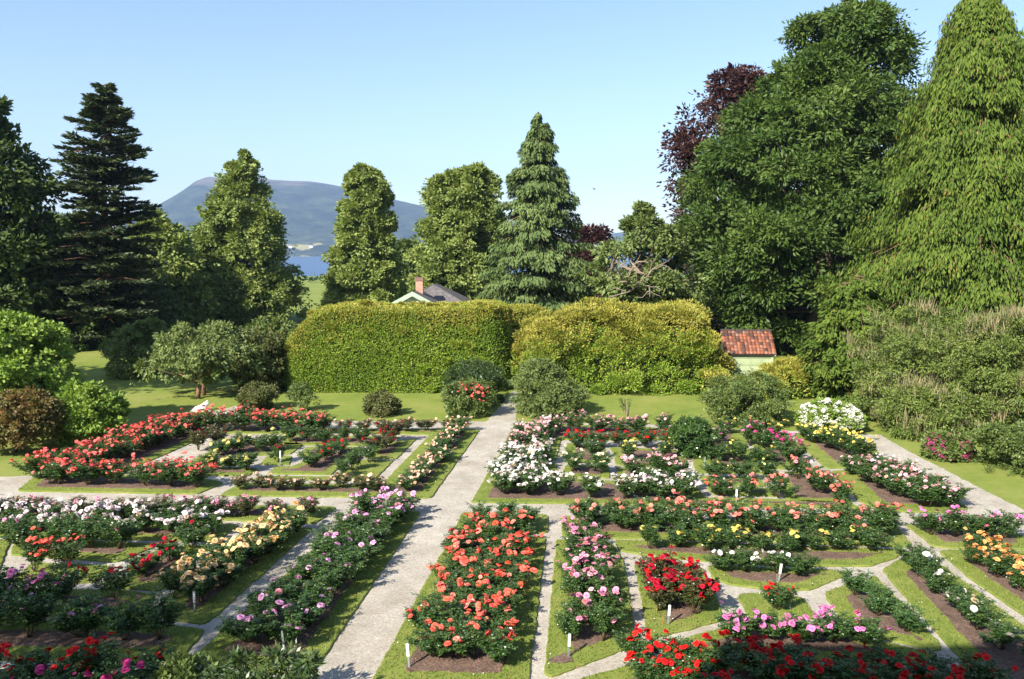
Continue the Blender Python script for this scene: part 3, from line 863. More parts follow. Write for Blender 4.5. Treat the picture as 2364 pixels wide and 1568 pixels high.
# chestnut with bare pale branches
t = broadleaf('chestnut_tree', 'gnarled tree with pale bare branches behind the right hedge', 'tree',
          [(475, 1455, 1490), (500, 1445, 1540), (550, 1440, 1570), (590, 1362, 1600), (640, 1352, 1625), (690, 1400, 1630), (730, 1450, 1600)], 56, 'cherry', 0.9, 80, 12, 30, 0.32, 0.16, 37, 0.3, base=at(1500, 700, 56).x, z_up=0.5)
mb = MB()
rr_ = np.random.default_rng(4)
def limb(mb, p, d, ln, rad, depth):
    pts = [Vector(p)]
    d = Vector(d).normalized()
    for i in range(5):
        d = (d + Vector(rr_.normal(size=3)) * 0.33).normalized()
        pts.append(pts[-1] + d * ln / 5)
    mb.tube(pts, [rad * (1 - 0.14 * i) for i in range(6)], 5)
    if depth:
        for k in range(3):
            i = 2 + k
            dd = (d + Vector(rr_.normal(size=3)) * 0.8).normalized()
            limb(mb, pts[i], dd, ln * 0.6, rad * 0.5, depth - 1)
b0 = t.location
for (u0, v0, u1, v1, ra) in ((1510, 690, 1400, 650, .13), (1510, 690, 1370, 672, .10), (1500, 670, 1480, 560, .12), (1500, 650, 1555, 530, .09), (1500, 700, 1450, 700, .12), (1510, 640, 1450, 590, .09)):
    a, b = at(u0, v0, 54.2), at(u1, v1, 53.3)
    limb(mb, a - b0, b - a, (b - a).length, ra, 2)
mb.build('bare_branch', M['bark_pale'], t, True)

# middle distance trees beyond the lawn
for i, (v0, l, r_, Y, lb) in enumerate([
    (640, 692, 716, 230, 'hazy round tree by the fjord just right of the tallest linden'),
    (626, 718, 734, 300, 'thin dark tree standing out against the fjord water'),
    (638, 730, 775, 260, 'round dark tree below the fjord water at the gap right side'),
    (652, 655, 700, 210, 'dark tree low in the fjord gap behind the tallest linden'),
    (655, 700, 760, 190, 'wide dark tree at the far edge of the open field'),
    (640, 900, 960, 200, 'dark far tree seen between the lindens above the cottage')]):
    vb = 571 + (7.5 - ground_z(Y)) * F / Y
    broadleaf('distant_tree', lb, 'tree', [(v0, l + (r_ - l) * .3, r_ - (r_ - l) * .3), (v0 + 8, l + 3, r_ - 3), (v0 + 20, l, r_), (vb - 4, l, r_)], Y, 'woods', 1.9, 26, 8, 14, 0.9, 0.6, 60 + i, 0.3, nl=3, group='trees beyond the field')

# trees outside the frame on the left and nearer, which shade the left side
broadleaf('broadleaf_tree', 'large tree outside the frame on the left, shading the lawn', 'tree',
          [(40, -620, -430), (150, -760, -300), (380, -850, -220), (600, -850, -220), (760, -800, -260)], 36, 'linden_dark', 2.0, 90, 12, 28, 0.45, 0.28, 41, 0.5)
broadleaf('broadleaf_tree', 'second large tree outside the frame on the left, farther away', 'tree',
          [(180, -420, -250), (280, -480, -190), (420, -500, -150), (600, -500, -150), (760, -450, -200)], 58, 'linden_dark', 2.2, 80, 12, 28, 0.5, 0.3, 42, 0.5)
def local_tree(name, label, loc, hgt, rad, mat, seed):
    """a round tree standing beside the house, built from world sizes"""
    r = np.random.default_rng(seed)
    t = thing(name, label, 'tree', loc)
    n = 70
    d = rdir(n, r)
    C = d * np.array([rad, rad, hgt * 0.33]) * r.uniform(0.5, 0.95, (n, 1)) + np.array([0, 0, hgt * 0.64])
    ld = rdir(n * 300, r).reshape(n, 300, 3)
    P = (C[:, None] + ld * rad * 0.28 * (r.random((n, 300, 1)) ** 0.4)).reshape(-1, 3)
    leaf_obj('crown', P, ld.reshape(-1, 3) + np.array([0, 0, -0.2]), 0.16, 0.09, r.random(len(P)), M[mat], t, r)
    trunk_mesh((0, 0, 0), (0, 0, hgt * 0.85), 0.25, C[:10], M['bark'], t, r)
    return t
local_tree('broadleaf_tree', 'round tree left of the manor, outside the frame', (-14.2, 7.6, 0), 9.6, 4.2, 'linden_dark', 43)

# ------------------------------------------------------------------ hedges and shrubs
hedge('clipped_hedge', 'high clipped yellow-green hedge left of the path gap', 42.5, 3.2, [(634, 850), (650, 790), (690, 750), (722, 722), (770, 710), (820, 706), (900, 713), (960, 711), (1040, 709), (1100, 703), (1155, 704), (1172, 712), (1181, 745)], 51, ('hedge', 'hedge_top'), 820, 0.12, 0.045, 0.075, 0.5, 60, (0.12, 0.26))
hedge('clipped_hedge', 'dark short hedge piece closing the gap behind the two long hedges', 47.2, 1.6, [(1130, 730), (1150, 712), (1230, 708), (1262, 720)], 53, ('hedge', 'hedge_top'), 420, 0.14, 0.05, 0.12, 0.6)
hedge('overgrown_hedge', 'overgrown yellowish hedge right of the path gap, lumpy top', 42.0, 3.4, [(1197, 800), (1214, 772), (1240, 752), (1290, 740), (1340, 718), (1370, 708), (1400, 722), (1450, 730), (1500, 722), (1560, 718), (1610, 716), (1640, 735), (1652, 800), (1672, 832), (1692, 856)], 52, ('hedge', 'hedge_top'), 420, 0.15, 0.055, 0.38, 0.95, 200)
def shrub(name, label, rows, Y, mat, seed, rp=0.4, npuff=26, nsub=10, nleaf=26, L=0.10, W=0.06, tr=0.05, group=None, **k):
    k.setdefault('rug', 0.16); k.setdefault('trim', 0.7)
    return broadleaf(name, label, 'shrub', rows, Y, mat, rp, int(npuff * 1.5), nsub, nleaf, L, W, seed, tr, group=group, nl=10, **k)

# left side
shrub('leafy_shrub', 'bright yellow-green leafy shrub at the left edge, tallest there', [(735, 0, 60), (760, -60, 120), (800, -80, 160), (850, -80, 168), (900, -60, 165), (960, -40, 120), (1020, -30, 60)], 33, 'shrub_light', 61, 0.65, 60, 12, 30, 0.17, 0.12, 0.1)
shrub('leafy_shrub', 'reddish brown leafed shrub on crooked trunks, at the left edge', [(902, 25, 75), (925, -30, 118), (960, -55, 140), (995, -50, 138), (1018, -20, 110)], 30, 'shrub_red', 62, 0.42, 46, 12, 28, 0.13, 0.08, 0.08, base=at(30, 1000, 30).x)
shrub('leafy_shrub', 'round light green shrub right of the reddish one', [(888, 160, 220), (905, 140, 262), (940, 125, 285), (980, 130, 285), (1015, 150, 260), (1030, 160, 240)], 31.5, 'shrub_light', 63, 0.45, 44, 12, 28, 0.14, 0.09, 0.07)
broadleaf('small_tree', 'small round garden tree left of the low spreading tree', 'tree', [(742, 330, 360), (765, 270, 385), (800, 245, 400), (840, 240, 395), (880, 265, 370)], 48, 'cherry', 0.6, 60, 12, 26, 0.18, 0.11, 64, 0.14, base=at(300, 880, 48).x)
t = broadleaf('small_tree', 'low spreading tree with forked trunk beside the white statue', 'tree', [(750, 420, 520), (775, 380, 570), (800, 345, 600), (835, 330, 610), (858, 335, 600), (868, 345, 590)], 41.8, 'cherry', 0.55, 80, 12, 26, 0.17, 0.09, 65, 0.1, base=at(457, 930, 41).x, bark='bark_red', droop=0.5, fill=0.15)
mb = MB()
b0 = t.location
q = lambda u, v, dy=0: at(u, v, 41 + dy) - b0
mb.tube([q(457, 932), q(458, 905), q(460, 885)], [0.13, 0.11, 0.10], 8)
mb.tube([q(460, 887), q(470, 865), q(476, 842, .3), q(490, 818, .4)], [0.09, 0.07, 0.055, 0.03], 7)
mb.tube([q(459, 890), q(452, 868), q(440, 850, -.5), q(425, 835, -.8)], [0.07, 0.055, 0.04, 0.02], 6)
mb.tube([q(459, 886), q(430, 872), q(405, 858, -.4)], [0.06, 0.045, 0.02], 6)
mb.tube([q(461, 884), q(474, 872), q(484, 855, -.6)], [0.06, 0.045, 0.02], 6)
mb.build('forked_stem', M['bark_red'], t, True)
shrub('leafy_shrub', 'grey-green bush right of the low spreading tree', [(738, 600, 650), (765, 560, 690), (800, 545, 700), (850, 550, 690), (900, 570, 660)], 46, 'shrub', 66, 0.6, 46, 12, 26, 0.17, 0.10, 0.1)
shrub('leafy_shrub', 'olive bush against the left end of the clipped hedge', [(760, 560, 640), (800, 540, 660), (850, 535, 670), (900, 560, 660)], 43, 'shrub_olive', 67, 0.5, 40, 12, 26, 0.15, 0.09, 0.1)
shrub('rhododendron', 'olive-brown rhododendron on the lawn left of the young tree', [(888, 570, 620), (900, 555, 640), (920, 550, 642), (938, 560, 630), (948, 575, 610)], 38.2, 'shrub_olive', 68, 0.28, 34, 11, 24, 0.10, 0.05, 0.05)
shrub('young_tree', 'slender young green tree on the lawn left of the round bush', [(882, 680, 700), (895, 668, 715), (915, 664, 728), (930, 668, 733), (945, 680, 715)], 37.6, 'shrub', 69, 0.22, 22, 9, 12, 0.08, 0.05, 0.03)
shrub('leafy_shrub', 'round bush alone on the lawn before the clipped hedge', [(905, 868, 900), (915, 848, 915), (930, 838, 922), (945, 842, 922), (958, 850, 912), (966, 862, 900)], 36.8, 'shrub_olive', 70, 0.26, 34, 11, 24, 0.09, 0.055, 0.05)
shrub('leafy_shrub', 'dark green bush touching the hedge just left of the path gap', [(838, 1060, 1130), (855, 1035, 1155), (885, 1020, 1165), (920, 1030, 1165), (945, 1060, 1160)], 39.5, 'shrub_dark', 71, 0.42, 50, 12, 26, 0.10, 0.055, 0.06)
pink_bush = shrub('shrub_rose', 'green shrub rose with pink blooms, left of the gravel path gap', [(878, 1070, 1110), (892, 1040, 1130), (915, 1015, 1138), (945, 1022, 1130), (965, 1040, 1110)], 36.6, 'shrub', 72, 0.3, 36, 11, 26, 0.085, 0.055, 0.05)
shrub('leafy_shrub', 'large grey-green bush right of the gravel path gap', [(832, 1225, 1270), (850, 1200, 1290), (880, 1190, 1325), (910, 1188, 1350), (940, 1195, 1352), (970, 1215, 1320)], 37.0, 'cherry', 73, 0.45, 80, 12, 28, 0.10, 0.05, 0.06)
shrub('leafy_shrub', 'wide dark green bush in front of the tiled shed', [(862, 1700, 1765), (876, 1658, 1798), (900, 1630, 1815), (930, 1622, 1818), (960, 1635, 1810), (985, 1660, 1780)], 35.0, 'shrub', 74, 0.42, 64, 12, 28, 0.10, 0.05, 0.06)
hedge('shrub_border', 'yellow-green low growth between the shed and the cypress', 40.5, 2.4, [(1640, 872), (1670, 882), (1720, 892), (1770, 884), (1820, 852), (1880, 850), (1900, 880)], 75, ('hedge', 'hedge_top'), 260, 0.18, 0.06, 0.2, 0.5, 40, (0.2, 0.4))
shrub('rose_shrub', 'tall dark green rose shrub among the roses, almost without blooms', [(968, 1575, 1620), (985, 1552, 1640), (1010, 1548, 1650), (1040, 1555, 1650), (1070, 1580, 1640)], 29.2, 'rose_leaf', 76, 0.3, 34, 11, 26, 0.08, 0.05, 0.04)
def yew(label, rows, Y, seed, n=80, mat='yew'):
    t = shrub('yew_shrub', label, rows, Y, mat, seed, 0.62, n, 13, 32, 0.13, 0.045, 0.1)
    r = np.random.default_rng(seed + 1)
    P, D, Ls, Ws, var, C, r = clumps(rows, Y, 0.62, n // 2, 9, 7, 0.5, 0.02, seed + 3, rs=0.5)
    D = rdir(len(P), r) * 0.35 + np.array([0, 0, 1.0])
    lo = t.location
    P = P - np.array([lo.x, lo.y, lo.z])
    leaf_obj('twigs', P, D, Ls, 0.024, var, M['twig'], t, r, 0.05)
    return t
yew('big shaggy yew shrub right of the white hydrangea', [(712, 2080, 2190), (740, 2020, 2240), (790, 1985, 2280), (850, 1972, 2300), (920, 1975, 2310), (980, 1990, 2310), (1020, 2030, 2280)], 35.5, 81, 110)
yew('shaggy twiggy yew shrub at the right edge of the picture', [(725, 2270, 2400), (770, 2230, 2450), (850, 2210, 2480), (930, 2220, 2480), (1000, 2250, 2470)], 33.5, 82, 100)
yew('low spreading yew shrub behind the magenta spirea', [(890, 2080, 2200), (930, 2040, 2260), (980, 2030, 2290), (1010, 2060, 2300)], 33, 83, 60)
shrub('leafy_shrub', 'green feathery shrub beside the wide path at right edge', [(985, 2280, 2380), (1010, 2255, 2420), (1060, 2245, 2440), (1110, 2270, 2430), (1135, 2300, 2400)], 27.5, 'shrub', 84, 0.4, 44, 12, 26, 0.10, 0.05, 0.06)

# ------------------------------------------------------------------ flowers
def bloom_mesh(name, mat, seed, full=1.0, rings=((5, 1.0, 1.25), (6, 0.82, 0.95), (5, 0.62, 0.6), (4, 0.42, 0.3))):
    """a rose head of overlapping curved petals, unit radius"""
    r = np.random.default_rng(seed)
    vs, fs, var = [], [], []
    for ri, (n, Ln, op) in enumerate(rings):
        a0 = r.uniform(0, 6)
        for k in range(n):
            a = a0 + 2 * math.pi * k / n + r.normal() * 0.12
            b = len(vs)
            o_ = op * r.uniform(0.85, 1.15)
            for iv in range(4):
                v = iv / 3
                phi = o_ * (0.25 + 0.9 * v)
                rad = Ln * v * math.sin(min(phi, 1.9)) + 0.05
                zz = Ln * v * math.cos(phi) * 0.75 - 0.12 * (ri == 0) * v
                wd = 0.62 * Ln * math.sin(math.pi * (0.12 + 0.62 * v))
                for iu in (-1, 0, 1):
                    rr = rad - 0.10 * abs(iu) * (1 - v * .4)
                    x = rr * math.cos(a) - iu * wd * math.sin(a)
                    y = rr * math.sin(a) + iu * wd * math.cos(a)
                    vs.append((x + r.normal() * .015, y + r.normal() * .015, zz + 0.05 * abs(iu) + r.normal() * .02))
                    var.append(np.clip(1 - v * 0.9 + (3 - ri) * -0.02 + ri * 0.12, 0, 1))
            for iv in range(3):
                for iu in range(2):
                    q_ = b + iv * 3 + iu
                    fs.append((q_, q_ + 1, q_ + 4, q_ + 3))
    return np_mesh(name, vs, fs, mat, var, smooth=True)

def petal_mat(name, edge, heart, spread=0.12):
    m, nt, out = newmat('petal_' + name)
    at_ = nd(nt, 'ShaderNodeAttribute', attribute_name='var')
    oi = nd(nt, 'ShaderNodeObjectInfo')
    col = ramp(nt, at_.outputs['Fac'], [(0.1, edge), (0.9, heart)])
    rv = ramp(nt, oi.outputs['Random'], [(0, tuple([1 - spread * 2.5] * 3)), (0.5, (1.0, 0.98, 0.97)), (0.92, (1.06, 1.06, 1.06)), (0.94, (0.78, 0.62, 0.45)), (1, (0.6, 0.45, 0.32))])
    col = mixc(nt, 1.0, col, rv, 'MULTIPLY')
    p = bsdf(nt, None, col, 0.55, 0.2)
    t = nd(nt, 'ShaderNodeBsdfTranslucent')
    nt.links.new(col, t.inputs['Color'])
    mx = nd(nt, 'ShaderNodeMixShader')
    mx.inputs[0].default_value = 0.25
    nt.links.new(p.outputs[0], mx.inputs[1]); nt.links.new(t.outputs[0], mx.inputs[2])
    nt.links.new(mx.outputs[0], out.inputs['Surface'])
    return m
CULT = {  # edge colour, heart colour
    'coral': ((0.93, 0.145, 0.10), (0.95, 0.25, 0.16)),
    'coral pink': ((0.93, 0.17, 0.15), (0.92, 0.30, 0.26)),
    'salmon': ((0.90, 0.26, 0.21), (0.92, 0.38, 0.25)),
    'pale pink': ((0.88, 0.52, 0.56), (0.85, 0.36, 0.42)),
    'pink': ((0.85, 0.38, 0.52), (0.80, 0.24, 0.42)),
    'rose pink': ((0.80, 0.27, 0.55), (0.76, 0.15, 0.42)),
    'lilac pink': ((0.88, 0.50, 0.74), (0.78, 0.30, 0.58)),
    'magenta': ((0.60, 0.05, 0.24), (0.50, 0.03, 0.18)),
    'crimson': ((0.50, 0.010, 0.035), (0.35, 0.004, 0.02)),
    'scarlet': ((0.78, 0.02, 0.018), (0.55, 0.008, 0.010)),
    'dark red': ((0.34, 0.010, 0.018), (0.22, 0.006, 0.010)),
    'white': ((0.88, 0.86, 0.82), (0.85, 0.78, 0.66)),
    'blush white': ((0.88, 0.80, 0.80), (0.84, 0.58, 0.60)),
    'cream': ((0.86, 0.80, 0.55), (0.84, 0.70, 0.36)),
    'yellow': ((0.90, 0.76, 0.20), (0.88, 0.62, 0.09)),
    'pale yellow': ((0.88, 0.80, 0.30), (0.86, 0.70, 0.15)),
    'peach': ((0.96, 0.74, 0.40), (0.94, 0.54, 0.20)),
    'pale peach': ((0.90, 0.64, 0.48), (0.86, 0.48, 0.30)),
    'apricot': ((0.93, 0.47, 0.17), (0.92, 0.34, 0.09)),
}
BLOOM = {}
for i, (k, (e, h_)) in enumerate(CULT.items()):
    mt = petal_mat(k.replace(' ', '_'), e, h_)
    BLOOM[k] = [bloom_mesh('rose_bloom', mt, 300 + i * 3 + j, rings=rg) for j, rg in enumerate((
        ((5, 1.0, 1.25), (6, 0.82, 0.95), (5, 0.62, 0.6), (4, 0.42, 0.3)),
        ((6, 1.0, 1.05), (5, 0.8, 0.75), (4, 0.55, 0.4)),
        ((5, 0.95, 1.45), (6, 0.85, 1.15), (6, 0.65, 0.8), (4, 0.4, 0.35))))]

def bush_foliage(seed, upright=0.5, nstem=10, leaf=0.058, bare=0.22, dense=1.0):
    """unit rose bush: height 1, radius about .5 ; returns leaf arrays and stem mesh builder"""
    r = np.random.default_rng(seed)
    mb = MB()
    P, D = [], []
    tips = []
    for i in range(nstem):
        a = 2 * math.pi * i / nstem + r.normal() * 0.3
        lean = r.uniform(0.15, 1.0)
        rad = lean * 0.46
        hh = (1.02 - 0.35 * lean ** 2) * r.uniform(0.82, 1.05)
        pts = []
        for s in np.linspace(0, 1, 6):
            pts.append(Vector((math.cos(a) * rad * s ** 0.9 + r.normal() * 0.015 + 0.03 * math.cos(a), math.sin(a) * rad * s ** 0.9 + r.normal() * 0.015, hh * s)))
        mb.tube(pts, [0.011, 0.010, 0.008, 0.007, 0.005, 0.004], 4)
        paths = [(pts[int(bare * 6) + 1:], 1.0)]
        for b in range(3):
            st = pts[2 + b if 2 + b < 5 else 4]
            e = st + Vector((math.cos(a + r.normal() * 0.9) * 0.2, math.sin(a + r.normal() * 0.9) * 0.2, 0.26)) * r.uniform(0.7, 1.2)
            mb.tube([st, st.lerp(e, 0.5) + Vector((0, 0, 0.01)), e], [0.006, 0.005, 0.003], 4)
            paths.append(([st, st.lerp(e, 0.33), st.lerp(e, 0.66), e], 0.8))
            tips.append(e)
        tips.append(pts[-1])
        for pa, _ in paths:
            for s in np.arange(0, len(pa) - 1, 0.42 / dense):
                k = int(s); f = s - k
                q_ = pa[k].lerp(pa[k + 1], f)
                for side in range(2):
                    aa = r.uniform(0, 2 * math.pi)
                    dr = Vector((math.cos(aa), math.sin(aa), r.uniform(-0.25, 0.55))).normalized()
                    lat = dr.cross(Vector((0, 0, 1))).normalized()
                    sp = r.uniform(0.07, 0.12)
                    for (al, la) in ((1.0, 0), (0.62, 0.75), (0.62, -0.75), (0.3, 0.8), (0.3, -0.8)):
                        P.append(q_ + dr * sp * al)
                        D.append(dr * (0.9 if la == 0 else 0.45) + lat * la + Vector((0, 0, r.uniform(-0.35, 0.05))))
    P = np.array([tuple(p) for p in P]); D = np.array([tuple(d) for d in D])
    n = len(P)
    return P, D, leaf * r.uniform(0.75, 1.25, n), leaf * 0.66 * r.uniform(0.8, 1.2, n), r, mb, tips
FOL = {'rose_leaf': [], 'rose_leaf_red': [], 'rose_leaf_light': []}
for key in FOL:
    for v in range(5):
        P, D, L_, W_, r, mb, tips = bush_foliage(500 + v + hash(len(key)) % 7 * 10, nstem=10 if v < 3 else 8)
        zz = P[:, 2]
        var = np.clip(r.random(len(P)) * 0.85 + (zz - 0.6) * 0.25 , 0, 1)
        V_, F_ = leaves(P, D, L_, W_, r)
        fm = np_mesh('foliage', V_, F_, M[key], np.repeat(var, 4))
        sm = mb.mesh('canes', M['cane'], True)
        FOL[key].append((fm, sm, tips))

ORD = ['', 'first', 'second', 'third', 'fourth', 'fifth', 'sixth', 'seventh', 'eighth', 'ninth', 'tenth', 'eleventh', 'twelfth', 'thirteenth', 'fourteenth', 'fifteenth', 'sixteenth', 'seventeenth', 'eighteenth']
NB = [0, 0]
def rose_bush(p, h, rad, cult, nbloom, bsize, label, group, fol='rose_leaf', cult2=None):
    t = thing('rose_bush', label, 'rose bush', (p[0], p[1], SOIL_Z), group, random.uniform(0, 6.28))
    fm, sm, tips = random.choice(FOL[fol])
    sx = rad / 0.5
    for me, nm in ((fm, 'foliage'), (sm, 'canes')):
        o = bpy.data.objects.new(nm, me)
        COL.objects.link(o)
        o.parent = t
        o.scale = (sx, sx, h)
    k = 0
    nbloom *= 2.25 if nbloom > 3 else 1.6
    rad *= 1.03
    n = int(nbloom) + (random.random() < nbloom - int(nbloom))
    while k < n:
        tp = random.choice(tips)
        if tp.z < 0.62: continue
        c = Vector((tp.x * sx, tp.y * sx, tp.z * h * random.uniform(1.02, 1.16)))
        m_ = random.choice((1, 1, 2, 3)) if n > 3 else 1
        for j in range(m_):
            cu = cult2 if (cult2 and random.random() < 0.22) else cult
            b = bpy.data.objects.new('bloom', random.choice(BLOOM[cu]))
            COL.objects.link(b)
            b.parent = t
            s = bsize * 1.2 * random.triangular(0.4, 1.15, 1.0)
            b.location = c + Vector((random.gauss(0, 1), random.gauss(0, 1), random.gauss(0, 0.4))) * bsize * (1.15 if m_ > 1 else 0.2)
            b.rotation_euler = (random.gauss(0, 0.45), random.gauss(0, 0.45), random.uniform(0, 6.28))
            b.scale = (s, s, s)
            k += 1
            NB[1] += 1
    NB[0] += 1
    return t

def rose_row(where, end, zm, pts, cols, colw, sp, h, rad, cult, dens, bs=0.06, fol='rose_leaf', cult2=None, lanes=None):
    w = [G(zm, x, y) for x, y in pts]
    seg = [(w[i + 1] - w[i]).length for i in range(len(w) - 1)]
    tot = sum(seg)
    n = max(1, round(tot / sp) + 1)
    lanes = lanes or {1: [''], 2: ['left line', 'right line'], 3: ['left line', 'middle line', 'right line']}[cols]
    col_word = cult if np.max(dens) >= 0.9 else 'bloomless green'
    for c in range(cols):
        for i in range(n):
            d = tot * i / max(n - 1, 1)
            dd = d
            k = 0
            while k < len(seg) - 1 and dd > seg[k]:
                dd -= seg[k]; k += 1
            if seg:
                p = w[k].lerp(w[k + 1], dd / seg[k]); tdir = (w[k + 1] - w[k]).normalized()
            else:
                p = w[0].copy(); tdir = Vector((0, 1, 0))
            nrm = Vector((tdir.y, -tdir.x, 0))
            if cols == 2 and lanes[0] in ('front line',): pass
            p = p + nrm * (c - (cols - 1) / 2) * colw
            p += Vector((random.gauss(0, 0.07), random.gauss(0, 0.07), 0))
            f = i / max(n - 1, 1)
            dn = np.interp(f, np.linspace(0, 1, len(dens)), dens) if hasattr(dens, '__len__') else dens
            dn *= random.uniform(0.65, 1.35)
            nm = (lanes[c] + ' of ') if lanes[c] else ''
            if n == 1:
                lab = f'{col_word} rose bush {where}'
            else:
                lab = f'{col_word} rose bush, {ORD[i + 1]} from {end}, {nm}{where}'
            if len(lab.replace(',', '').split()) > 16: print('LONG', lab)
            rose_bush(p, h * random.uniform(0.85, 1.15), rad * random.uniform(0.9, 1.12), cult, dn, bs, lab, 'rose bushes in the garden beds', fol, cult2)

# lower left quarter
rose_row('lilac bed beside the main path', 'front', 'B', [(352, 1380), (1004, 676)], 2, 0.78, 0.8, 0.66, 0.50, 'lilac pink', [2.4, 1.2, 1.6, 1.6, 7.5], 0.066)
rose_row('peach bed', 'front', 'A', [(1030, 1150), (1600, 775)], 2, 0.5, 0.75, 0.6, 0.42, 'peach', [5, 6, 5], 0.072)
rose_row('row left of the peach bed', 'front', 'A', [(790, 1010), (1020, 870)], 1, 0, 0.7, 0.5, 0.45, 'crimson', [11, 5, 3, 1], 0.055)
rose_row('small bed in left garden', 'left', 'A', [(190, 1000), (350, 980)], 1, 0, 0.45, 0.75, 0.4, 'coral', [9, 9], 0.052)
rose_row('green row beyond the small coral bed', 'left', 'A', [(150, 850), (640, 868)], 1, 0, 0.6, 0.68, 0.5, 'pink', 1, 0.05)
rose_row('pinkish white row in left garden', 'left', 'A', [(-60, 762), (1190, 778)], 1, 0, 0.62, 0.5, 0.48, 'blush white', [11, 10, 8, 6, 5], 0.066)
rose_row('white row behind it, left garden', 'left', 'A', [(-60, 712), (1110, 708)], 1, 0, 0.78, 0.5, 0.42, 'blush white', [11, 11, 9, 7, 5], 0.062)
rose_row('thin row on left cross path', 'left', 'A', [(-60, 672), (1680, 686)], 1, 0, 0.8, 0.46, 0.45, 'pink', 5, 0.042, 'rose_leaf_red')
rose_row('shaded row near left picture edge', 'left', 'A', [(-40, 1225), (300, 1220)], 1, 0, 0.75, 0.85, 0.5, 'rose pink', 3, 0.06)
rose_row('dark shaded row in front of them', 'left', 'A', [(-40, 1345), (400, 1350)], 1, 0, 0.8, 0.78, 0.5, 'lilac pink', 1.5, 0.055)
rose_row('shaded row behind the lilac ones', 'left', 'A', [(330, 1160), (620, 1150)], 1, 0, 0.75, 0.7, 0.45, 'dark red', 5, 0.05)
rose_row('sparse row by narrow diagonal path', 'left', 'A', [(500, 1350), (860, 1370)], 1, 0, 0.75, 0.8, 0.45, 'rose pink', 1.2, 0.06, 'rose_leaf_light')
rose_row('shaded front row at bottom left', 'left', 'A', [(-40, 1640), (420, 1655)], 1, 0, 0.75, 0.75, 0.45, 'scarlet', 6, 0.058)
rose_row('loose group left of rhododendron', 'left', 'A', [(560, 1640), (760, 1650)], 1, 0, 0.8, 0.7, 0.45, 'scarlet', 3, 0.055)
rose_row('bed at bottom left corner', 'left', 'A', [(-20, 1800), (650, 1800)], 1, 0, 0.8, 0.75, 0.5, 'magenta', 6, 0.058)
# upper left quarter
rose_row('slanting coral hedge at the left', 'front', 'A', [(250, 485), (560, 385), (860, 282), (1010, 228)], 2, 0.7, 0.95, 0.74, 0.6, 'coral pink', 22, 0.052, cult2='coral')
rose_row('back of the coral hedge', 'left', 'A', [(1080, 216), (1700, 226)], 1, 0, 1.0, 0.82, 0.72, 'coral pink', 26, 0.052, cult2='coral')
rose_row('coral row along the cross path', 'left', 'A', [(340, 508), (1080, 524)], 1, 0, 0.9, 0.7, 0.62, 'coral pink', 24, 0.052, cult2='coral')
rose_row('pair inside the coral hedge', 'left', 'A', [(1090, 322), (1200, 300)], 1, 0, 0.8, 0.75, 0.5, 'dark red', 3, 0.045, 'rose_leaf_red')
rose_row('front row of yellow roses', 'left', 'A', [(1170, 428), (1360, 432)], 1, 0, 0.6, 0.55, 0.5, 'pale yellow', 5, 0.06)
rose_row('back row of yellow roses', 'left', 'A', [(1230, 345), (1530, 325)], 1, 0, 0.65, 0.58, 0.5, 'pale yellow', 4, 0.06)
rose_row('short red row in the left back garden', 'front', 'B', [(590, 420), (735, 345)], 1, 0, 0.85, 0.6, 0.45, 'scarlet', [1, 7, 5], 0.045)
rose_row('beside the label in the small square bed', 'front', 'B', [(400, 385)], 1, 0, 1, 0.7, 0.4, 'crimson', 4, 0.045)
rose_row('low peach row on the cross path', 'left', 'B', [(210, 536), (940, 548)], 1, 0, 0.58, 0.42, 0.36, 'pale peach', 6, 0.042, 'rose_leaf_red')
rose_row('long row left of the main path', 'front', 'B', [(1120, 548), (1390, 218)], 1, 0, 0.85, 0.48, 0.5, 'pale peach', 10, 0.045, 'rose_leaf_light')
rose_row('short row in the left back garden', 'front', 'B', [(750, 470), (900, 392)], 1, 0, 0.9, 0.6, 0.42, 'dark red', 0.3, 0.04)
rose_row('reddish group in left back garden', 'front', 'B', [(950, 345), (1040, 272)], 1, 0, 0.9, 0.75, 0.5, 'dark red', 5, 0.045, 'rose_leaf_red')
rose_row('middle back row', 'left', 'B', [(470, 278), (850, 282)], 1, 0, 0.75, 0.62, 0.42, 'crimson', 1.5, 0.045)
rose_row('farthest row on the back path', 'left', 'B', [(640, 217), (1330, 217)], 1, 0, 0.8, 0.5, 0.42, 'pale peach', 4, 0.042, 'rose_leaf_red')
# lower right quarter
rose_row('big coral bed', 'front', 'B', [(1392, 1468), (1594, 795)], 3, 0.62, 0.78, 0.52, 0.45, 'coral', [4.5, 4, 5, 6.5, 4.5], 0.068, cult2='salmon')
rose_row('trio beyond the coral bed', 'left', 'B', [(1525, 722), (1765, 740)], 1, 0, 0.8, 0.55, 0.36, 'coral', 0, 0.05, 'rose_leaf_light')
rose_row('narrow pink bed', 'front', 'C', [(800, 1375), (800, 1100), (770, 850)], 2, 0.48, 0.75, 0.62, 0.37, 'pink', [1.5, 5, 6, 4], 0.062, cult2='pale pink')
rose_row('salmon row on right cross path', 'left', 'C', [(790, 735), (2400, 790)], 2, 0.6, 0.85, 0.68, 0.48, 'salmon', [2, 5, 4, 4], 0.062, lanes=['back line', 'front line'])
rose_row('yellow row before the salmon roses', 'left', 'C', [(1110, 862), (2320, 882)], 1, 0, 0.72, 0.56, 0.42, 'yellow', [1.5, 3.5, 3, 1.5, 2], 0.06)
rose_row('short white row in the fan of beds', 'left', 'C', [(1530, 998), (1960, 1012)], 1, 0, 0.62, 0.48, 0.4, 'white', 3, 0.055)
rose_row('dense dark red clump', 'front', 'C', [(1270, 1225), (1255, 1120)], 2, 0.65, 0.6, 0.78, 0.46, 'crimson', 11, 0.06, 'rose_leaf_red', cult2='scarlet')
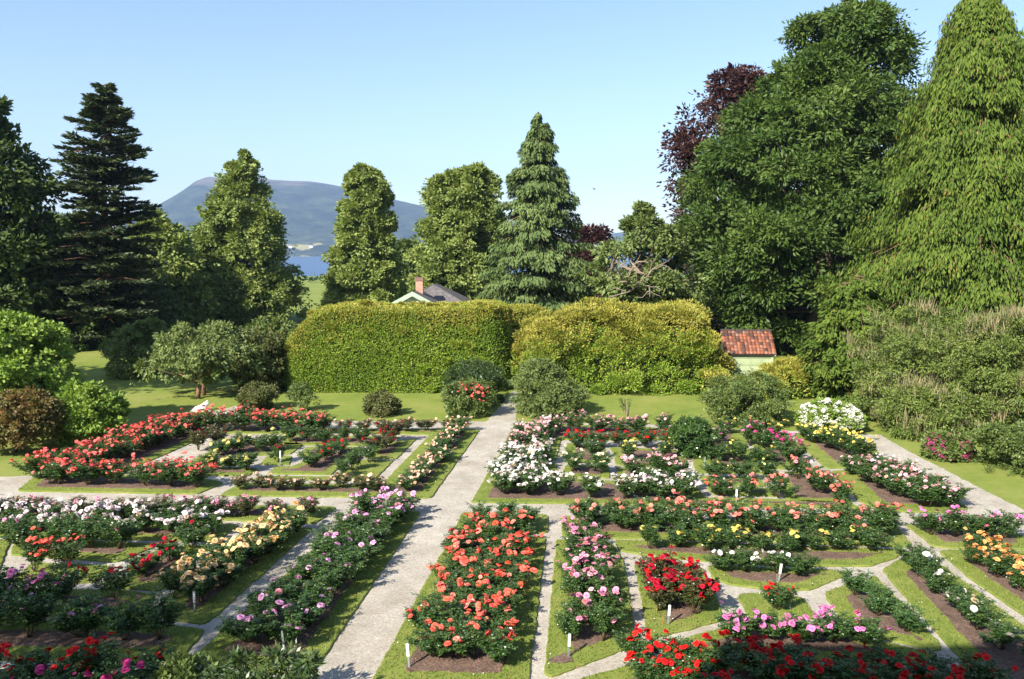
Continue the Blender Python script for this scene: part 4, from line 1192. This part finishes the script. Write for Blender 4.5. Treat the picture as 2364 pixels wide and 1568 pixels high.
rose_row('in the smallest bed of the fan', 'left', 'D', [(520, 1195)], 1, 0, 1, 0.5, 0.4, 'scarlet', 5, 0.04)
rose_row('row of bright pink heads', 'left', 'D', [(300, 1368), (1010, 1392)], 1, 0, 0.6, 0.48, 0.40, 'rose pink', [10, 9, 8, 4], 0.058)
rose_row('scarlet row at bottom right', 'left', 'D', [(-240, 1570), (400, 1595), (1000, 1650), (1640, 1700)], 2, 0.55, 0.68, 0.55, 0.45, 'scarlet', [8, 8, 5, 5], 0.056, lanes=['back line', 'front line'])
rose_row('row in the fan of beds', 'far end', 'D', [(930, 1120), (1190, 1310)], 1, 0, 0.62, 0.5, 0.38, 'pink', 0, 0.05, 'rose_leaf_light')
rose_row('white row slanting to right corner', 'far end', 'D', [(1250, 965), (1470, 1165), (1620, 1330), (1830, 1470), (1950, 1530)], 1, 0, 0.82, 0.56, 0.4, 'white', [0, 3, 2, 1.5, 2], 0.062)
rose_row('apricot bed, right picture edge', 'far end', 'D', [(1620, 905), (1740, 985), (1900, 1110)], 2, 0.5, 0.72, 0.5, 0.38, 'apricot', 5, 0.055)
rose_row('group beside the wide right path', 'left', 'D', [(1350, 790), (1760, 812)], 1, 0, 0.72, 0.66, 0.48, 'rose pink', 4, 0.05)
# upper right quarter
rose_row('bed at the path crossing', 'front', 'C', [(400, 560), (450, 400)], 2, 0.8, 0.8, 0.68, 0.5, 'white', 20, 0.055, cult2='blush white')
rose_row('bed right of main path', 'front', 'C', [(445, 375), (500, 250)], 2, 0.75, 0.95, 0.66, 0.5, 'pale pink', 12, 0.052, cult2='white')
rose_row('back row right of the main path', 'left', 'C', [(600, 222), (1190, 236)], 1, 0, 0.95, 0.72, 0.5, 'pale pink', 11, 0.055)
rose_row('white row on the right cross path', 'left', 'C', [(640, 580), (960, 588)], 1, 0, 0.75, 0.62, 0.48, 'white', 12, 0.056)
rose_row('blush group right of the white row', 'left', 'C', [(1070, 588), (1310, 596)], 1, 0, 0.75, 0.64, 0.5, 'blush white', 11, 0.055)
rose_row('cream pair among the white roses', 'left', 'C', [(720, 440), (850, 450)], 1, 0, 0.7, 0.66, 0.45, 'cream', 11, 0.048, 'rose_leaf_light')
rose_row('red row behind the white roses', 'left', 'C', [(740, 305), (1200, 300)], 1, 0, 0.9, 0.62, 0.5, 'scarlet', [12, 11, 7, 7], 0.05)
rose_row('single red one nearer than its row', 'left', 'C', [(830, 360)], 1, 0, 1, 0.6, 0.45, 'crimson', 3, 0.05)
rose_row('yellow group behind the pink ones', 'left', 'C', [(1020, 385), (1190, 372)], 1, 0, 0.8, 0.65, 0.42, 'yellow', [10, 5, 4], 0.046)
rose_row('pink group amid the right back garden', 'left', 'C', [(1020, 470), (1270, 480)], 1, 0, 0.75, 0.7, 0.48, 'pale pink', 12, 0.055)
rose_row('white group nearer than the pink one', 'left', 'C', [(1150, 535), (1320, 545)], 1, 0, 0.75, 0.58, 0.45, 'white', 9, 0.052)
rose_row('mixed group right of the tall shrub', 'left', 'D', [(190, 290), (350, 295)], 1, 0, 0.85, 0.7, 0.45, 'rose pink', 6, 0.048, cult2='magenta')
rose_row('back row near the white hydrangea', 'left', 'D', [(250, 236), (660, 248)], 1, 0, 1.05, 0.6, 0.45, 'yellow', 5, 0.05)
rose_row('magenta line in the right back garden', 'far end', 'D', [(430, 292), (600, 395)], 1, 0, 0.9, 0.75, 0.55, 'magenta', 14, 0.048, cult2='rose pink')
rose_row('yellow line beside the wide right path', 'far end', 'D', [(730, 285), (980, 372)], 1, 0, 0.85, 0.75, 0.6, 'yellow', 13, 0.052)
rose_row('bed by the right path', 'far end', 'D', [(1010, 455), (1375, 628)], 2, 0.85, 0.85, 0.66, 0.58, 'pale pink', 10, 0.05, cult2='blush white')
rose_row('green patch right of the tall shrub', 'left', 'C', [(1480, 380), (1740, 400)], 1, 0, 0.8, 0.66, 0.55, 'yellow', 1.5, 0.045)
rose_row('low row in the right middle garden', 'left', 'D', [(190, 480), (470, 478)], 1, 0, 0.9, 0.6, 0.5, 'pale yellow', 2, 0.045)
rose_row('pink row behind the salmon ones', 'left', 'D', [(220, 575), (540, 590)], 1, 0, 0.8, 0.6, 0.45, 'salmon', 9, 0.05, cult2='pale pink')
rose_row('slanting pink and salmon line', 'far end', 'D', [(640, 480), (860, 610)], 1, 0, 0.75, 0.62, 0.48, 'salmon', 9, 0.05, cult2='pale pink')
print('BUSHES', NB)

def scatter_blooms(parent, cult, spots, size, zc=0.0):
    for p in spots:
        b = bpy.data.objects.new('bloom', random.choice(BLOOM[cult]))
        COL.objects.link(b)
        b.parent = parent
        b.location = p
        s = size * random.uniform(0.8, 1.2)
        b.scale = (s, s, s)
        b.rotation_euler = (random.gauss(0.3, 0.4), random.gauss(0, 0.4), random.uniform(0, 6))
b0 = pink_bush.location
sp = [at(random.gauss(1106, 9), random.gauss(902, 11), 35.7) - b0 for _ in range(26)] + [at(random.gauss(1070, 14), random.gauss(893, 7), 35.7) - b0 for _ in range(8)]
scatter_blooms(pink_bush, 'coral pink', sp, 0.062)

def flower_shrub(name, label, rows, Y, mat, seed, petal, nfl, fsize, kind='head'):
    t = shrub(name, label, rows, Y, mat, seed, 0.24, 40, 11, 24, 0.10, 0.07, 0.04)
    r = np.random.default_rng(seed)
    z, xc, hw = envelope(rows, Y)
    lo = t.location
    # head mesh: cluster of florets
    d = rdir(70, r); d[:, 2] = np.abs(d[:, 2])
    V_, F_ = leaves(d * 0.8, d * 0.3 + rdir(70, r) * 0.6, 0.45, 0.4, r)
    hm = np_mesh('flower_head', V_, F_, petal, np.repeat(r.random(70), 4))
    for i in range(nfl):
        zz = r.uniform(z[0] + 0.25, z[-1] + 0.02); a = r.uniform(-math.pi, 0) if r.random() < 0.75 else r.uniform(0, math.pi)
        h_ = np.interp(zz, z, hw) * (1.0 if zz < z[-1] - 0.15 else r.uniform(0, 1))
        o = bpy.data.objects.new('flower_head', hm)
        COL.objects.link(o); o.parent = t
        o.location = (np.interp(zz, z, xc) + h_ * math.cos(a) - lo.x, h_ * 0.9 * math.sin(a), zz - lo.z)
        s = fsize * r.uniform(0.7, 1.25)
        o.scale = (s, s, s * 0.75)
        o.rotation_euler = (r.uniform(-0.5, 0.5), r.uniform(-.5, .5), r.uniform(0, 6))
    return t
M['hyd'] = leaf_mat('hydrangea_petal', [(0, (0.70, 0.72, 0.55)), (0.5, (0.84, 0.84, 0.76)), (1, (0.88, 0.88, 0.84))], 0.6, 0.2, 0.2, (1, 1, 0.9))
M['spi'] = leaf_mat('spirea_petal', [(0, (0.30, 0.03, 0.12)), (0.5, (0.48, 0.07, 0.22)), (1, (0.60, 0.14, 0.30))], 0.6, 0.2, 0.2, (1, 0.8, 0.9))
flower_shrub('hydrangea', 'white flowering hydrangea at the bend of the right path', [(925, 1890, 1925), (938, 1860, 1965), (955, 1846, 1985), (975, 1850, 1990), (995, 1885, 1985)], 33.6, 'shrub_light', 91, M['hyd'], 170, 0.10)
flower_shrub('spirea', 'low magenta flowering spirea right of the wide path', [(1003, 2150, 2215), (1018, 2140, 2235), (1045, 2138, 2236), (1070, 2165, 2232)], 29.0, 'shrub', 92, M['spi'], 150, 0.06)

# fallen petals
pp = []
for (zm, x, y, sx, sy, n) in (('B', 1400, 1450, 1.6, 3.0, 150), ('C', 900, 1200, 1.0, 3.0, 60), ('C', 1300, 1250, 0.8, 0.8, 60), ('B', 600, 1300, 1.8, 2.5, 60)):
    c = G(zm, x, y)
    pp.append(np.stack([c.x + rng.normal(size=n) * sx, c.y + rng.normal(size=n) * sy, np.full(n, 0.075)], 1))
pp = np.concatenate(pp)
o = leaf_obj('fallen_petals', pp, rdir(len(pp), rng) * np.array([1, 1, 0.15]), 0.03, 0.026, rng.random(len(pp)) * 0.5, leaf_mat('petal_litter', [(0, (0.8, 0.14, 0.12)), (0.3, (0.8, 0.3, 0.3)), (1, (0.5, 0.3, 0.15))]), None, rng, nrm=np.tile([0, 0, 1.0], (len(pp), 1)), nz=0.2)
o['kind'] = 'stuff'

# nearest shrub, at the bottom edge under the window
shrub('rhododendron', 'dark long-leaved shrub at the bottom edge left of main path', [(1512, 700, 725), (1530, 560, 728), (1552, 500, 735), (1585, 470, 745), (1640, 470, 730), (1700, 500, 700)], 12.6, 'shrub_dark', 93, 0.22, 36, 8, 9, 0.15, 0.045, 0.03)
shrub('leafy_shrub', 'lighter green shrub at the bottom edge, left of the dark one', [(1530, 400, 450), (1550, 370, 500), (1590, 350, 520), (1660, 360, 510)], 12.9, 'shrub', 94, 0.28, 30, 9, 12, 0.12, 0.05, 0.03)

# rose standards / saplings on the far lawn
t = thing('young_rose', 'thin sapling tied to a pale stake on the right lawn', 'sapling', tuple(gnd(1447, 975)))
mb = MB(); mb.tube([(0, 0, 0), (0.0, 0, 0.7), (0.0, 0, 0.95)], [0.025, 0.025, 0.022], 6); mb.build('stake', M['bark_pale'], t)
mb = MB()
tipz = []
for k in range(9):
    a = random.uniform(0, 6.28); e = Vector((math.cos(a) * 0.3, math.sin(a) * 0.3, random.uniform(0.7, 1.15)))
    mb.tube([(0.05, 0, 0.0), (0.05 + e.x * .4, e.y * .4, e.z * 0.6), e], [0.012, 0.009, 0.004], 4); tipz.append(e)
mb.build('stems', M['cane'], t)
r = np.random.default_rng(7)
P = np.concatenate([np.array(e)[None] * r.uniform(0.65, 1.0, (26, 1)) + r.normal(size=(26, 3)) * 0.06 for e in tipz])
leaf_obj('foliage', P, rdir(len(P), r), 0.07, 0.045, r.random(len(P)), M['shrub'], t, r)

# ------------------------------------------------------------------ plant labels on stakes
M['stake'] = plain('stake_green_grey', (0.20, 0.26, 0.23), (0.14, 0.19, 0.17), 20, 0.6)
M['plate'] = plain('plate_white', (0.78, 0.80, 0.78), (0.70, 0.72, 0.71), 14, 0.45)
M['ink'] = plain('plate_marks', (0.12, 0.14, 0.14))
def plant_label(where, zm, x, y, h=0.45, lean=0.0, style='plate'):
    p = G(zm, x, y)
    t = thing('plant_label', where, 'plant label', (p.x, p.y, SOIL_Z - 0.02), 'plant labels in the rose beds')
    t.rotation_euler = (R(-6), lean, R(random.uniform(-20, 20)))
    mb = MB(); mb.box((0, 0.006, h * 0.5), (0.035, 0.01, h)); mb.build('stake', M['stake'], t)
    if style == 'plate':
        mb = MB(); mb.box((0, -0.006, h * 0.72), (0.05, 0.008, h * 0.5)); pl = mb.build('plate', M['plate'], t)
        mb = MB()
        for k in range(4):
            mb.box((0, -0.0125, h * (0.9 - k * 0.1)), (0.03 - 0.006 * (k % 2), 0.003, 0.006))
        mb.build('lettering', M['ink'], pl)
    return t
plant_label('white plant label at the front left corner of the coral bed', 'B', 1118, 1521, 0.46, -0.1)
plant_label('dark stake label at the front of the lilac pink bed', 'B', 440, 1468, 0.52, -0.12, 'bare')
plant_label('white plant label at the front of the narrow pink bed', 'C', 682, 1464, 0.46, 0.08)
plant_label('white plant label in front of the dark red clump', 'C', 1226, 1284, 0.42, 0.1)
plant_label('leaning plant label in front of the short white row', 'C', 1830, 1048, 0.44, 0.12)
plant_label('grey stake right of the smallest bed in the fan', 'D', 588, 1200, 0.42, 0, 'bare')
plant_label('grey stake behind the bloomless row in the fan', 'D', 1015, 1045, 0.3, 0.04, 'bare')
plant_label('plant label at the front of the peach bed', 'A', 1064, 1216, 0.46, -0.04)
plant_label('plant label beside the crimson row left of the peach bed', 'A', 690, 1030, 0.4, 0)
plant_label('stake label at the right end of the yellow row', 'D', 1062, 866, 0.36, 0, 'bare')
plant_label('plant label behind the salmon row, the left one of two', 'C', 1533, 545, 0.42, 0)
plant_label('plant label behind the salmon row, the right one of two', 'C', 1600, 612, 0.42, 0)
plant_label('grey stake beside the tall dark rose shrub', 'C', 1420, 425, 0.42, 0.12, 'bare')
plant_label('plant label in the small square bed of the left garden', 'B', 412, 402, 0.5, 0)
plant_label('thin pale stake at the far end of the white slanting row', 'D', 1330, 925, 0.3, 0.05, 'bare')
plant_label('grey stake right of the bright pink heads', 'D', 1070, 1415, 0.4, 0.05, 'bare')
for zm, x, y, h, lab in (('D', 512, 1120, 0.5, 'thin bamboo cane standing in the smallest bed of the fan'), ('A', 345, 862, 0.5, 'thin wooden cane behind the small coral group')):
    p = G(zm, x, y)
    mb = MB(); mb.tube([(0, 0, 0), (0.004, 0, h / 2), (0, 0, h)], [0.012, 0.011, 0.01], 6)
    o = mb.build('garden_cane', M['bark_pale']); o.location = (p.x, p.y, 0.03); tag(o, lab, 'cane')
mb = MB()
p = G('B', 1243, 690)
mb.tube([(p.x + 0.22 * math.cos(a) * (1 + .15 * math.sin(3 * a)), p.y + 0.12 * math.sin(a), 0.016) for a in np.linspace(0, 5.2, 26)], 0.007, 5)
tag(mb.build('string', M['bark_pale']), 'pale loop of string lying on the gravel main path', 'string')

# ------------------------------------------------------------------ statue, shed, cottage, bird
M['marble'] = plain('white_stone', (0.80, 0.78, 0.73), (0.66, 0.64, 0.58), 6, 0.6, 0.3, 0.2, 0.01)
def skinned(name, verts, edges, radii, mat, parent=None, sub=2):
    me = bpy.data.meshes.new(name)
    me.from_pydata(verts, edges, [])
    o = bpy.data.objects.new(name, me); COL.objects.link(o)
    sk = o.modifiers.new('skin', 'SKIN')
    for i, rd in enumerate(radii):
        me.skin_vertices[0].data[i].radius = (rd, rd) if not hasattr(rd, '__len__') else rd
    me.skin_vertices[0].data[0].use_root = True
    ss = o.modifiers.new('sub', 'SUBSURF'); ss.levels = sub; ss.render_levels = sub
    dg = bpy.context.evaluated_depsgraph_get()
    m2 = bpy.data.meshes.new_from_object(o.evaluated_get(dg))
    m2.name = name
    bpy.data.objects.remove(o)
    m2.materials.clear(); m2.materials.append(mat)
    m2.polygons.foreach_set('use_smooth', [True] * len(m2.polygons))
    return link(name, m2, None, parent)
try:
    p = gnd(466, 948)
    t = thing('lion_statue', 'white stone lion statue lying on the lawn by the forked tree', 'statue', tuple(p), rz=R(8))
    vs = [(-0.18, 0, 0.13), (-0.30, 0, 0.11), (-0.02, 0, 0.16), (0.12, 0, 0.22), (0.20, 0, 0.31), (0.27, 0, 0.36), (0.35, 0, 0.33),
          (0.16, -0.10, 0.14), (0.20, -0.10, 0.04), (0.36, -0.10, 0.035), (0.16, 0.10, 0.14), (0.20, 0.10, 0.04), (0.36, 0.10, 0.035),
          (-0.22, -0.13, 0.09), (-0.08, -0.16, 0.04), (-0.22, 0.13, 0.09), (-0.08, 0.16, 0.04), (-0.40, 0.02, 0.04), (-0.46, -0.08, 0.025)]
    ed = [(0, 1), (0, 2), (2, 3), (3, 4), (4, 5), (5, 6), (3, 7), (7, 8), (8, 9), (3, 10), (10, 11), (11, 12), (0, 13), (13, 14), (0, 15), (15, 16), (1, 17), (17, 18)]
    rd = [0.115, 0.09, 0.11, 0.125, 0.12, 0.10, 0.055, 0.06, 0.045, 0.04, 0.06, 0.045, 0.04, 0.08, 0.05, 0.08, 0.05, 0.025, 0.02]
    skinned('body', vs, ed, rd, M['marble'], t)
    mb = MB(); mb.box((-0.02, 0, 0.005), (0.95, 0.42, 0.03)); mb.build('plinth', M['marble'], t)
    mb = MB()
    for s in (-1, 1): mb.tube([(0.24, s * 0.07, 0.42), (0.235, s * 0.085, 0.47)], [0.03, 0.012], 6)
    mb.build('ears', M['marble'], t)
except Exception as e:
    print('STATUE', e)

def clap_mat(name, c1, c2):
    return plain(name, c1, c2, 3, 0.7, 0.3, 0.2, 0.01)
M['clap'] = clap_mat('cream_boards', (0.40, 0.46, 0.27), (0.28, 0.35, 0.19))
M['trim'] = clap_mat('green_trim', (0.38, 0.48, 0.36), (0.28, 0.37, 0.28))
M['lap_shade'] = clap_mat('shadow_joint', (0.16, 0.19, 0.12), (0.10, 0.12, 0.08))  # dark tone for the shade lines painted between the boards
M['redwood'] = clap_mat('red_door', (0.42, 0.07, 0.04), (0.28, 0.05, 0.03))
M['dark'] = plain('dark_eaves', (0.04, 0.035, 0.03))
m, nt, out = newmat('clay_tile')
oi = nd(nt, 'ShaderNodeAttribute', attribute_name='var')
c = ramp(nt, oi.outputs['Fac'], [(0, (0.07, 0.05, 0.045)), (0.3, (0.17, 0.075, 0.05)), (0.6, (0.27, 0.10, 0.06)), (0.85, (0.38, 0.14, 0.075)), (1, (0.25, 0.17, 0.13))])
n_ = noise(nt, 12, 5, 0.7, objco(nt))
c = mixc(nt, 1.0, c, ramp(nt, n_, [(0.3, (0.5, 0.5, 0.5)), (0.6, (1.05, 1.05, 1.05))]), 'MULTIPLY')
bsdf(nt, out, c, 0.85, 0.2)
M['tile'] = m
M['slate'] = plain('slate_roof', (0.16, 0.145, 0.14), (0.07, 0.065, 0.07), 4, 0.8, 0.25, 0.5, 0.03)
M['brick'] = plain('chimney_plaster', (0.50, 0.30, 0.21), (0.34, 0.18, 0.13), 7, 0.9)

YF = 43.6
pl, pr = at(1682, 860, YF), at(1784, 860, YF)
sw = pr.x - pl.x
shed = thing('garden_shed', 'small cream wooden shed with a red clay tile roof', 'shed', ((pl.x + pr.x) / 2, YF + 1.15, 0), rz=R(-4))
hw_, hd, he, hr = sw / 2, 1.15, 2.02, 2.98
mb = MB()
nb_ = 11
for i in range(nb_):   # lapped boards, front/back
    z0 = 0.05 + (he - 0.05) * i / nb_
    hh = (he - 0.05) / nb_
    tlt = Matrix.Rotation(R(5), 3, 'X')
    mb.box((0, -hd, z0 + hh / 2), (2 * hw_ - 0.1, 0.03, hh + 0.015), tlt)
    mb.box((0, hd, z0 + hh / 2), (2 * hw_ - 0.1, 0.03, hh + 0.015), Matrix.Rotation(R(-5), 3, 'X'))
for s in (-1, 1):
    mb.add([(s * hw_, -hd, 0), (s * hw_, hd, 0), (s * hw_, hd, he), (s * hw_, 0, hr - 0.08), (s * hw_, -hd, he),
            (s * (hw_ - .04), -hd, 0), (s * (hw_ - .04), hd, 0), (s * (hw_ - .04), hd, he), (s * (hw_ - .04), 0, hr - 0.08), (s * (hw_ - .04), -hd, he)],
           [(0, 1, 2, 3, 4), (9, 8, 7, 6, 5), (0, 5, 6, 1), (1, 6, 7, 2), (2, 7, 8, 3), (3, 8, 9, 4), (4, 9, 5, 0)])
mb.build('wall', M['clap'], shed)
mb = MB()
for i in range(1, nb_, 1):  # thin dark strips standing in for shade under the board laps
    if i % 2: mb.box((0, -hd - 0.021, 0.05 + (he - 0.05) * i / nb_), (2 * hw_ - 0.14, 0.012, 0.022))
mb.build('lap_shade_strip', M['lap_shade'], shed)
mb = MB()
for sx in (-1, 1):
    for sy in (-1, 1):
        mb.box((sx * (hw_ - 0.01), sy * (hd + 0.012), he / 2), (0.12, 0.05, he))
mb.build('corner_board', M['clap'], shed)
mb = MB(); mb.box((-hw_ - 0.03, -0.25, 0.95), (0.04, 0.85, 1.75)); d_ = mb.build('door', M['redwood'], shed)
mb = MB(); mb.box((-hw_ - 0.07, 0.05, 0.95), (0.04, 0.05, 0.1)); mb.build('handle', M['dark'], d_)
# tiled roof: individual tiles in one mesh
tv, tf, tvar = [], [], []
sl = math.atan2(hr - he, hd)
for sy in (-1, 1):
    ev = (sy * (hd + 0.18), he - 0.14)
    rl = math.hypot(hd + 0.18, hr - he + 0.14)
    rows_, cols_ = 8, 14
    W_ = 2 * hw_ + 0.36
    for i in range(rows_):
        for j in range(cols_):
            x0 = -W_ / 2 + W_ * j / cols_; x1 = x0 + W_ / cols_
            s0, s1 = rl * i / rows_, rl * (i + 1.12) / rows_
            b = len(tv)
            hue = random.random()
            sag = 0.01 * math.sin(j * 0.9)
            for si, lift in ((s0, 0.05), (min(s1, rl), 0.02)):
                for k in range(5):
                    f = k / 4
                    up = lift + 0.035 * math.sin(f * math.pi * 1.3) + sag
                    y = ev[0] - sy * si * math.cos(sl); zz = ev[1] + si * math.sin(sl)
                    tv.append((x0 + (x1 - x0) * f * 1.03, y + sy * math.sin(sl) * up, zz + math.cos(sl) * up)); tvar.append(hue)
            for k in range(4):
                q_ = (b + k, b + k + 1, b + 6 + k, b + 5 + k)
                tf.append(q_ if sy < 0 else q_[::-1])
rf = link('roof', np_mesh('roof', tv, tf, M['tile'], tvar, True), None, shed)
mb = MB()
mb.tube([(-hw_ - 0.18, 0, hr + 0.05), (0, 0, hr + 0.035), (hw_ + 0.18, 0, hr + 0.05)], 0.07, 8)
mb.build('ridge_tile', M['tile'], rf)
mb = MB()
for sy in (-1, 1):
    for sx in (-1, 1):
        a, b = Vector((sx * (hw_ + 0.12), sy * (hd + 0.18), he - 0.2)), Vector((sx * (hw_ + 0.12), 0, hr - 0.05))
        mb.tube([a, b], 0.05, 4)
mb.build('bargeboard', M['trim'], shed)
mb = MB()
for sy in (-1, 1):
    mb.box((0, sy * (hd + 0.14), he - 0.13), (2 * hw_ + 0.3, 0.06, 0.09))
    mb.add([(-hw_ - .15, sy * (hd + 0.17), he - 0.14), (hw_ + .15, sy * (hd + 0.17), he - 0.14), (hw_ + .15, 0, hr - 0.03), (-hw_ - .15, 0, hr - 0.03)], [(0, 1, 2, 3)])
mb.build('eaves', M['dark'], shed)

# cottage behind the hedge
YC = 60.0
ap = at(951.8, 673.6, YC)
sx_ = 1.67
cot = thing('cottage', 'pale green cottage with chimney showing above the clipped hedge', 'house', (ap.x, YC, 0))
g_ = 0.9 / 1.67
hwid = 3.0
ez = ap.z - g_ * (hwid)
dep = 6.0
mb = MB()
mb.add([(-hwid + .35, 0.35, 0), (hwid - .35, 0.35, 0), (hwid - .35, 0.35, ez + .1), (0, 0.35, ap.z - 0.12), (-hwid + .35, 0.35, ez + .1),
        (-hwid + .35, dep, 0), (hwid - .35, dep, 0), (hwid - .35, dep, ez + .1), (0, dep, ap.z - .12), (-hwid + .35, dep, ez + .1)],
       [(0, 1, 2, 3, 4), (9, 8, 7, 6, 5), (0, 5, 6, 1), (1, 6, 7, 2), (4, 9, 5, 0)])
M['wallc'] = clap_mat('cottage_wall', (0.62, 0.62, 0.50), (0.5, 0.52, 0.42))
mb.build('wall', M['wallc'], cot)
def roof_slab(mb, a, b, c, d, th=0.1):
    a, b, c, d = map(Vector, (a, b, c, d))
    n = (b - a).cross(d - a).normalized() * th
    if n.z < 0: n = -n
    vs = [a, b, c, d, a + n, b + n, c + n, d + n]
    mb.add(vs, [(0, 1, 2, 3), (7, 6, 5, 4), (0, 4, 5, 1), (1, 5, 6, 2), (2, 6, 7, 3), (3, 7, 4, 0)])
mb = MB()
for s in (-1, 1):
    roof_slab(mb, (0, 0, ap.z - 0.1), (s * hwid, 0, ez - 0.1), (s * hwid, dep, ez - 0.1), (0, dep, ap.z - 0.1))
rf = mb.build('roof', M['slate'], cot)
mb = MB()
for s in (-1, 1):
    roof_slab(mb, (0, -0.05, ap.z - 0.32), (s * hwid, -0.05, ez - 0.32), (s * hwid, -0.05, ez + 0.02), (0, -0.05, ap.z + 0.02), 0.06)
mb.build('bargeboard', M['trim'], cot)
mb = MB(); mb.box((0.02, 0.3, ap.z - 0.62), (0.16, 0.1, 0.34)); mb.build('finial', M['trim'], cot)
p2 = at(999.8, 657.6, 65)
hx, hz = p2.x - ap.x, p2.z
mb = MB()
q4 = 4.2
dz_ = q4 * 0.53
cs = [(hx - q4, 5 - q4 * .6, hz - dz_), (hx + q4, 5 - q4 * .6, hz - dz_), (hx + q4, 5 + q4 + 2, hz - dz_), (hx - q4, 5 + q4 + 2, hz - dz_)]
mb.add(cs + [(hx, 5, hz), (hx, 8, hz)], [(0, 1, 4), (1, 2, 5, 4), (2, 3, 5), (3, 0, 4, 5), (3, 2, 1, 0)])
mb.build('main_roof', M['slate'], cot)
mb = MB()
for a, b in (((hx, 5, hz + .03), cs[0]), ((hx, 5, hz + .03), cs[1])):
    mb.tube([a, b], 0.035, 5)
mb.build('ridge', M['slate'], cot)
mb = MB(); mb.box((hx, 6.5, (hz - dz_) / 2), (2 * q4 - 0.6, q4 * 1.6 + 1.4, hz - dz_)); mb.build('main_wall', M['wallc'], cot)
ca, cb = at(960.5, 673, 62.2), at(976.5, 640, 62.2)
mb = MB(); mb.box(((ca.x + cb.x) / 2 - ap.x, 2.2, (cb.z + ca.z) / 2 - 0.15), (cb.x - ca.x, 0.5, cb.z - ca.z + 0.3))
ch = mb.build('chimney', M['brick'], cot)
mb = MB(); mb.box(((ca.x + cb.x) / 2 - ap.x, 2.2, cb.z - 0.13), (cb.x - ca.x + 0.1, 0.6, 0.26)); mb.build('cap', plain('chimney_cap', (0.28, 0.15, 0.11), (0.12, 0.08, 0.07)), ch)

# far shore houses
M['whitewall'] = plain('white_wall', (0.8, 0.79, 0.76))
for u, v, lb in ((671, 569, 'tiny white house on the far shore, the left one'), (718, 568, 'small white farmhouse on the far shore, the right one'), (768, 588, 'white boathouse low on the far shore')):
    p = at(u, v, 3150)
    t = thing('far_house', lb, 'house', (p.x, 3150, p.z - 6))
    mb = MB(); mb.box((0, 0, 4), (14, 9, 9)); mb.build('wall', M['whitewall'], t)
    mb = MB(); mb.add([(-8, -5.5, 8.4), (8, -5.5, 8.4), (8, 5.5, 8.4), (-8, 5.5, 8.4), (-8, 0, 13), (8, 0, 13)], [(0, 1, 5, 4), (3, 4, 5, 2), (0, 4, 3), (1, 2, 5), (0, 3, 2, 1)])
    mb.build('roof', M['tile'] if u > 700 else M['slate'], t)
# bird
p = at(1372, 437, 60)
mb = MB()
mb.tube([(-0.10, 0, 0), (-0.05, 0, 0.01), (0.03, 0, 0.01), (0.08, 0, 0.015), (0.11, 0, 0.01)], [0.012, 0.028, 0.03, 0.02, 0.004], 7)
for s in (-1, 1):
    mb.add([(-0.03, s * 0.01, 0.02), (0.05, s * 0.01, 0.02), (0.03, s * 0.10, 0.06), (-0.04, s * 0.20, 0.03), (-0.05, s * 0.09, 0.05)], [(0, 1, 2, 3, 4)])
b_ = mb.build('bird', M['dark']); b_.location = p; b_.rotation_euler = (R(20), R(-10), R(35)); tag(b_, 'small dark bird flying in the sky above the hedge', 'bird')

# ------------------------------------------------------------------ manor house behind the viewpoint (casts the shade at the bottom)
M['manor'] = plain('manor_plaster', (0.72, 0.69, 0.60), (0.62, 0.58, 0.50), 1.5, 0.85)
EH = 14.2
man = thing('manor_house', 'pale plastered manor the garden is seen from', 'house', (9.6, -6.9, 0))
mb = MB(); mb.box((0, 0, EH / 2), (35, 13, EH)); mb.build('wall', M['manor'], man)
mb = MB()
mb.add([(-17.9, -6.9, EH), (17.9, -6.9, EH), (17.9, 6.7, EH), (-17.9, 6.7, EH), (-13, 0, EH + 2.5), (13, 0, EH + 2.5)], [(0, 1, 5, 4), (1, 2, 5), (2, 3, 4, 5), (3, 0, 4), (3, 2, 1, 0)])
mb.build('roof', M['slate'], man)
for fl in range(3):
    for i in range(9):
        x = -15.2 + i * 3.8
        z = 2.4 + fl * 4.5
        mb = MB(); mb.box((x, 6.53, z), (1.2, 0.06, 1.9)); wd = mb.build('window', M['whitewall'], man)
        mb = MB()
        for a in (-0.27, 0.27):
            for b in (-0.45, 0.45): mb.box((x + a, 6.575, z + b), (0.46, 0.02, 0.8))
        mb.build('pane', M['dark'], wd)

# ------------------------------------------------------------------ haze
mb = MB(); mb.box((0, 3200, 285), (13400, 6900, 640))
hz_ = mb.build('haze', bpy.data.materials.new('haze'))
hm = hz_.data.materials[0]; hm.use_nodes = True; hm.node_tree.nodes.clear()
ho = hm.node_tree.nodes.new('ShaderNodeOutputMaterial')
pv = hm.node_tree.nodes.new('ShaderNodeVolumePrincipled')
pv.inputs['Color'].default_value = (0.46, 0.64, 1.0, 1)
pv.inputs['Density'].default_value = 0.000125
pv.inputs['Anisotropy'].default_value = 0.0
hm.node_tree.links.new(pv.outputs[0], ho.inputs['Volume'])
hz_['kind'] = 'stuff'
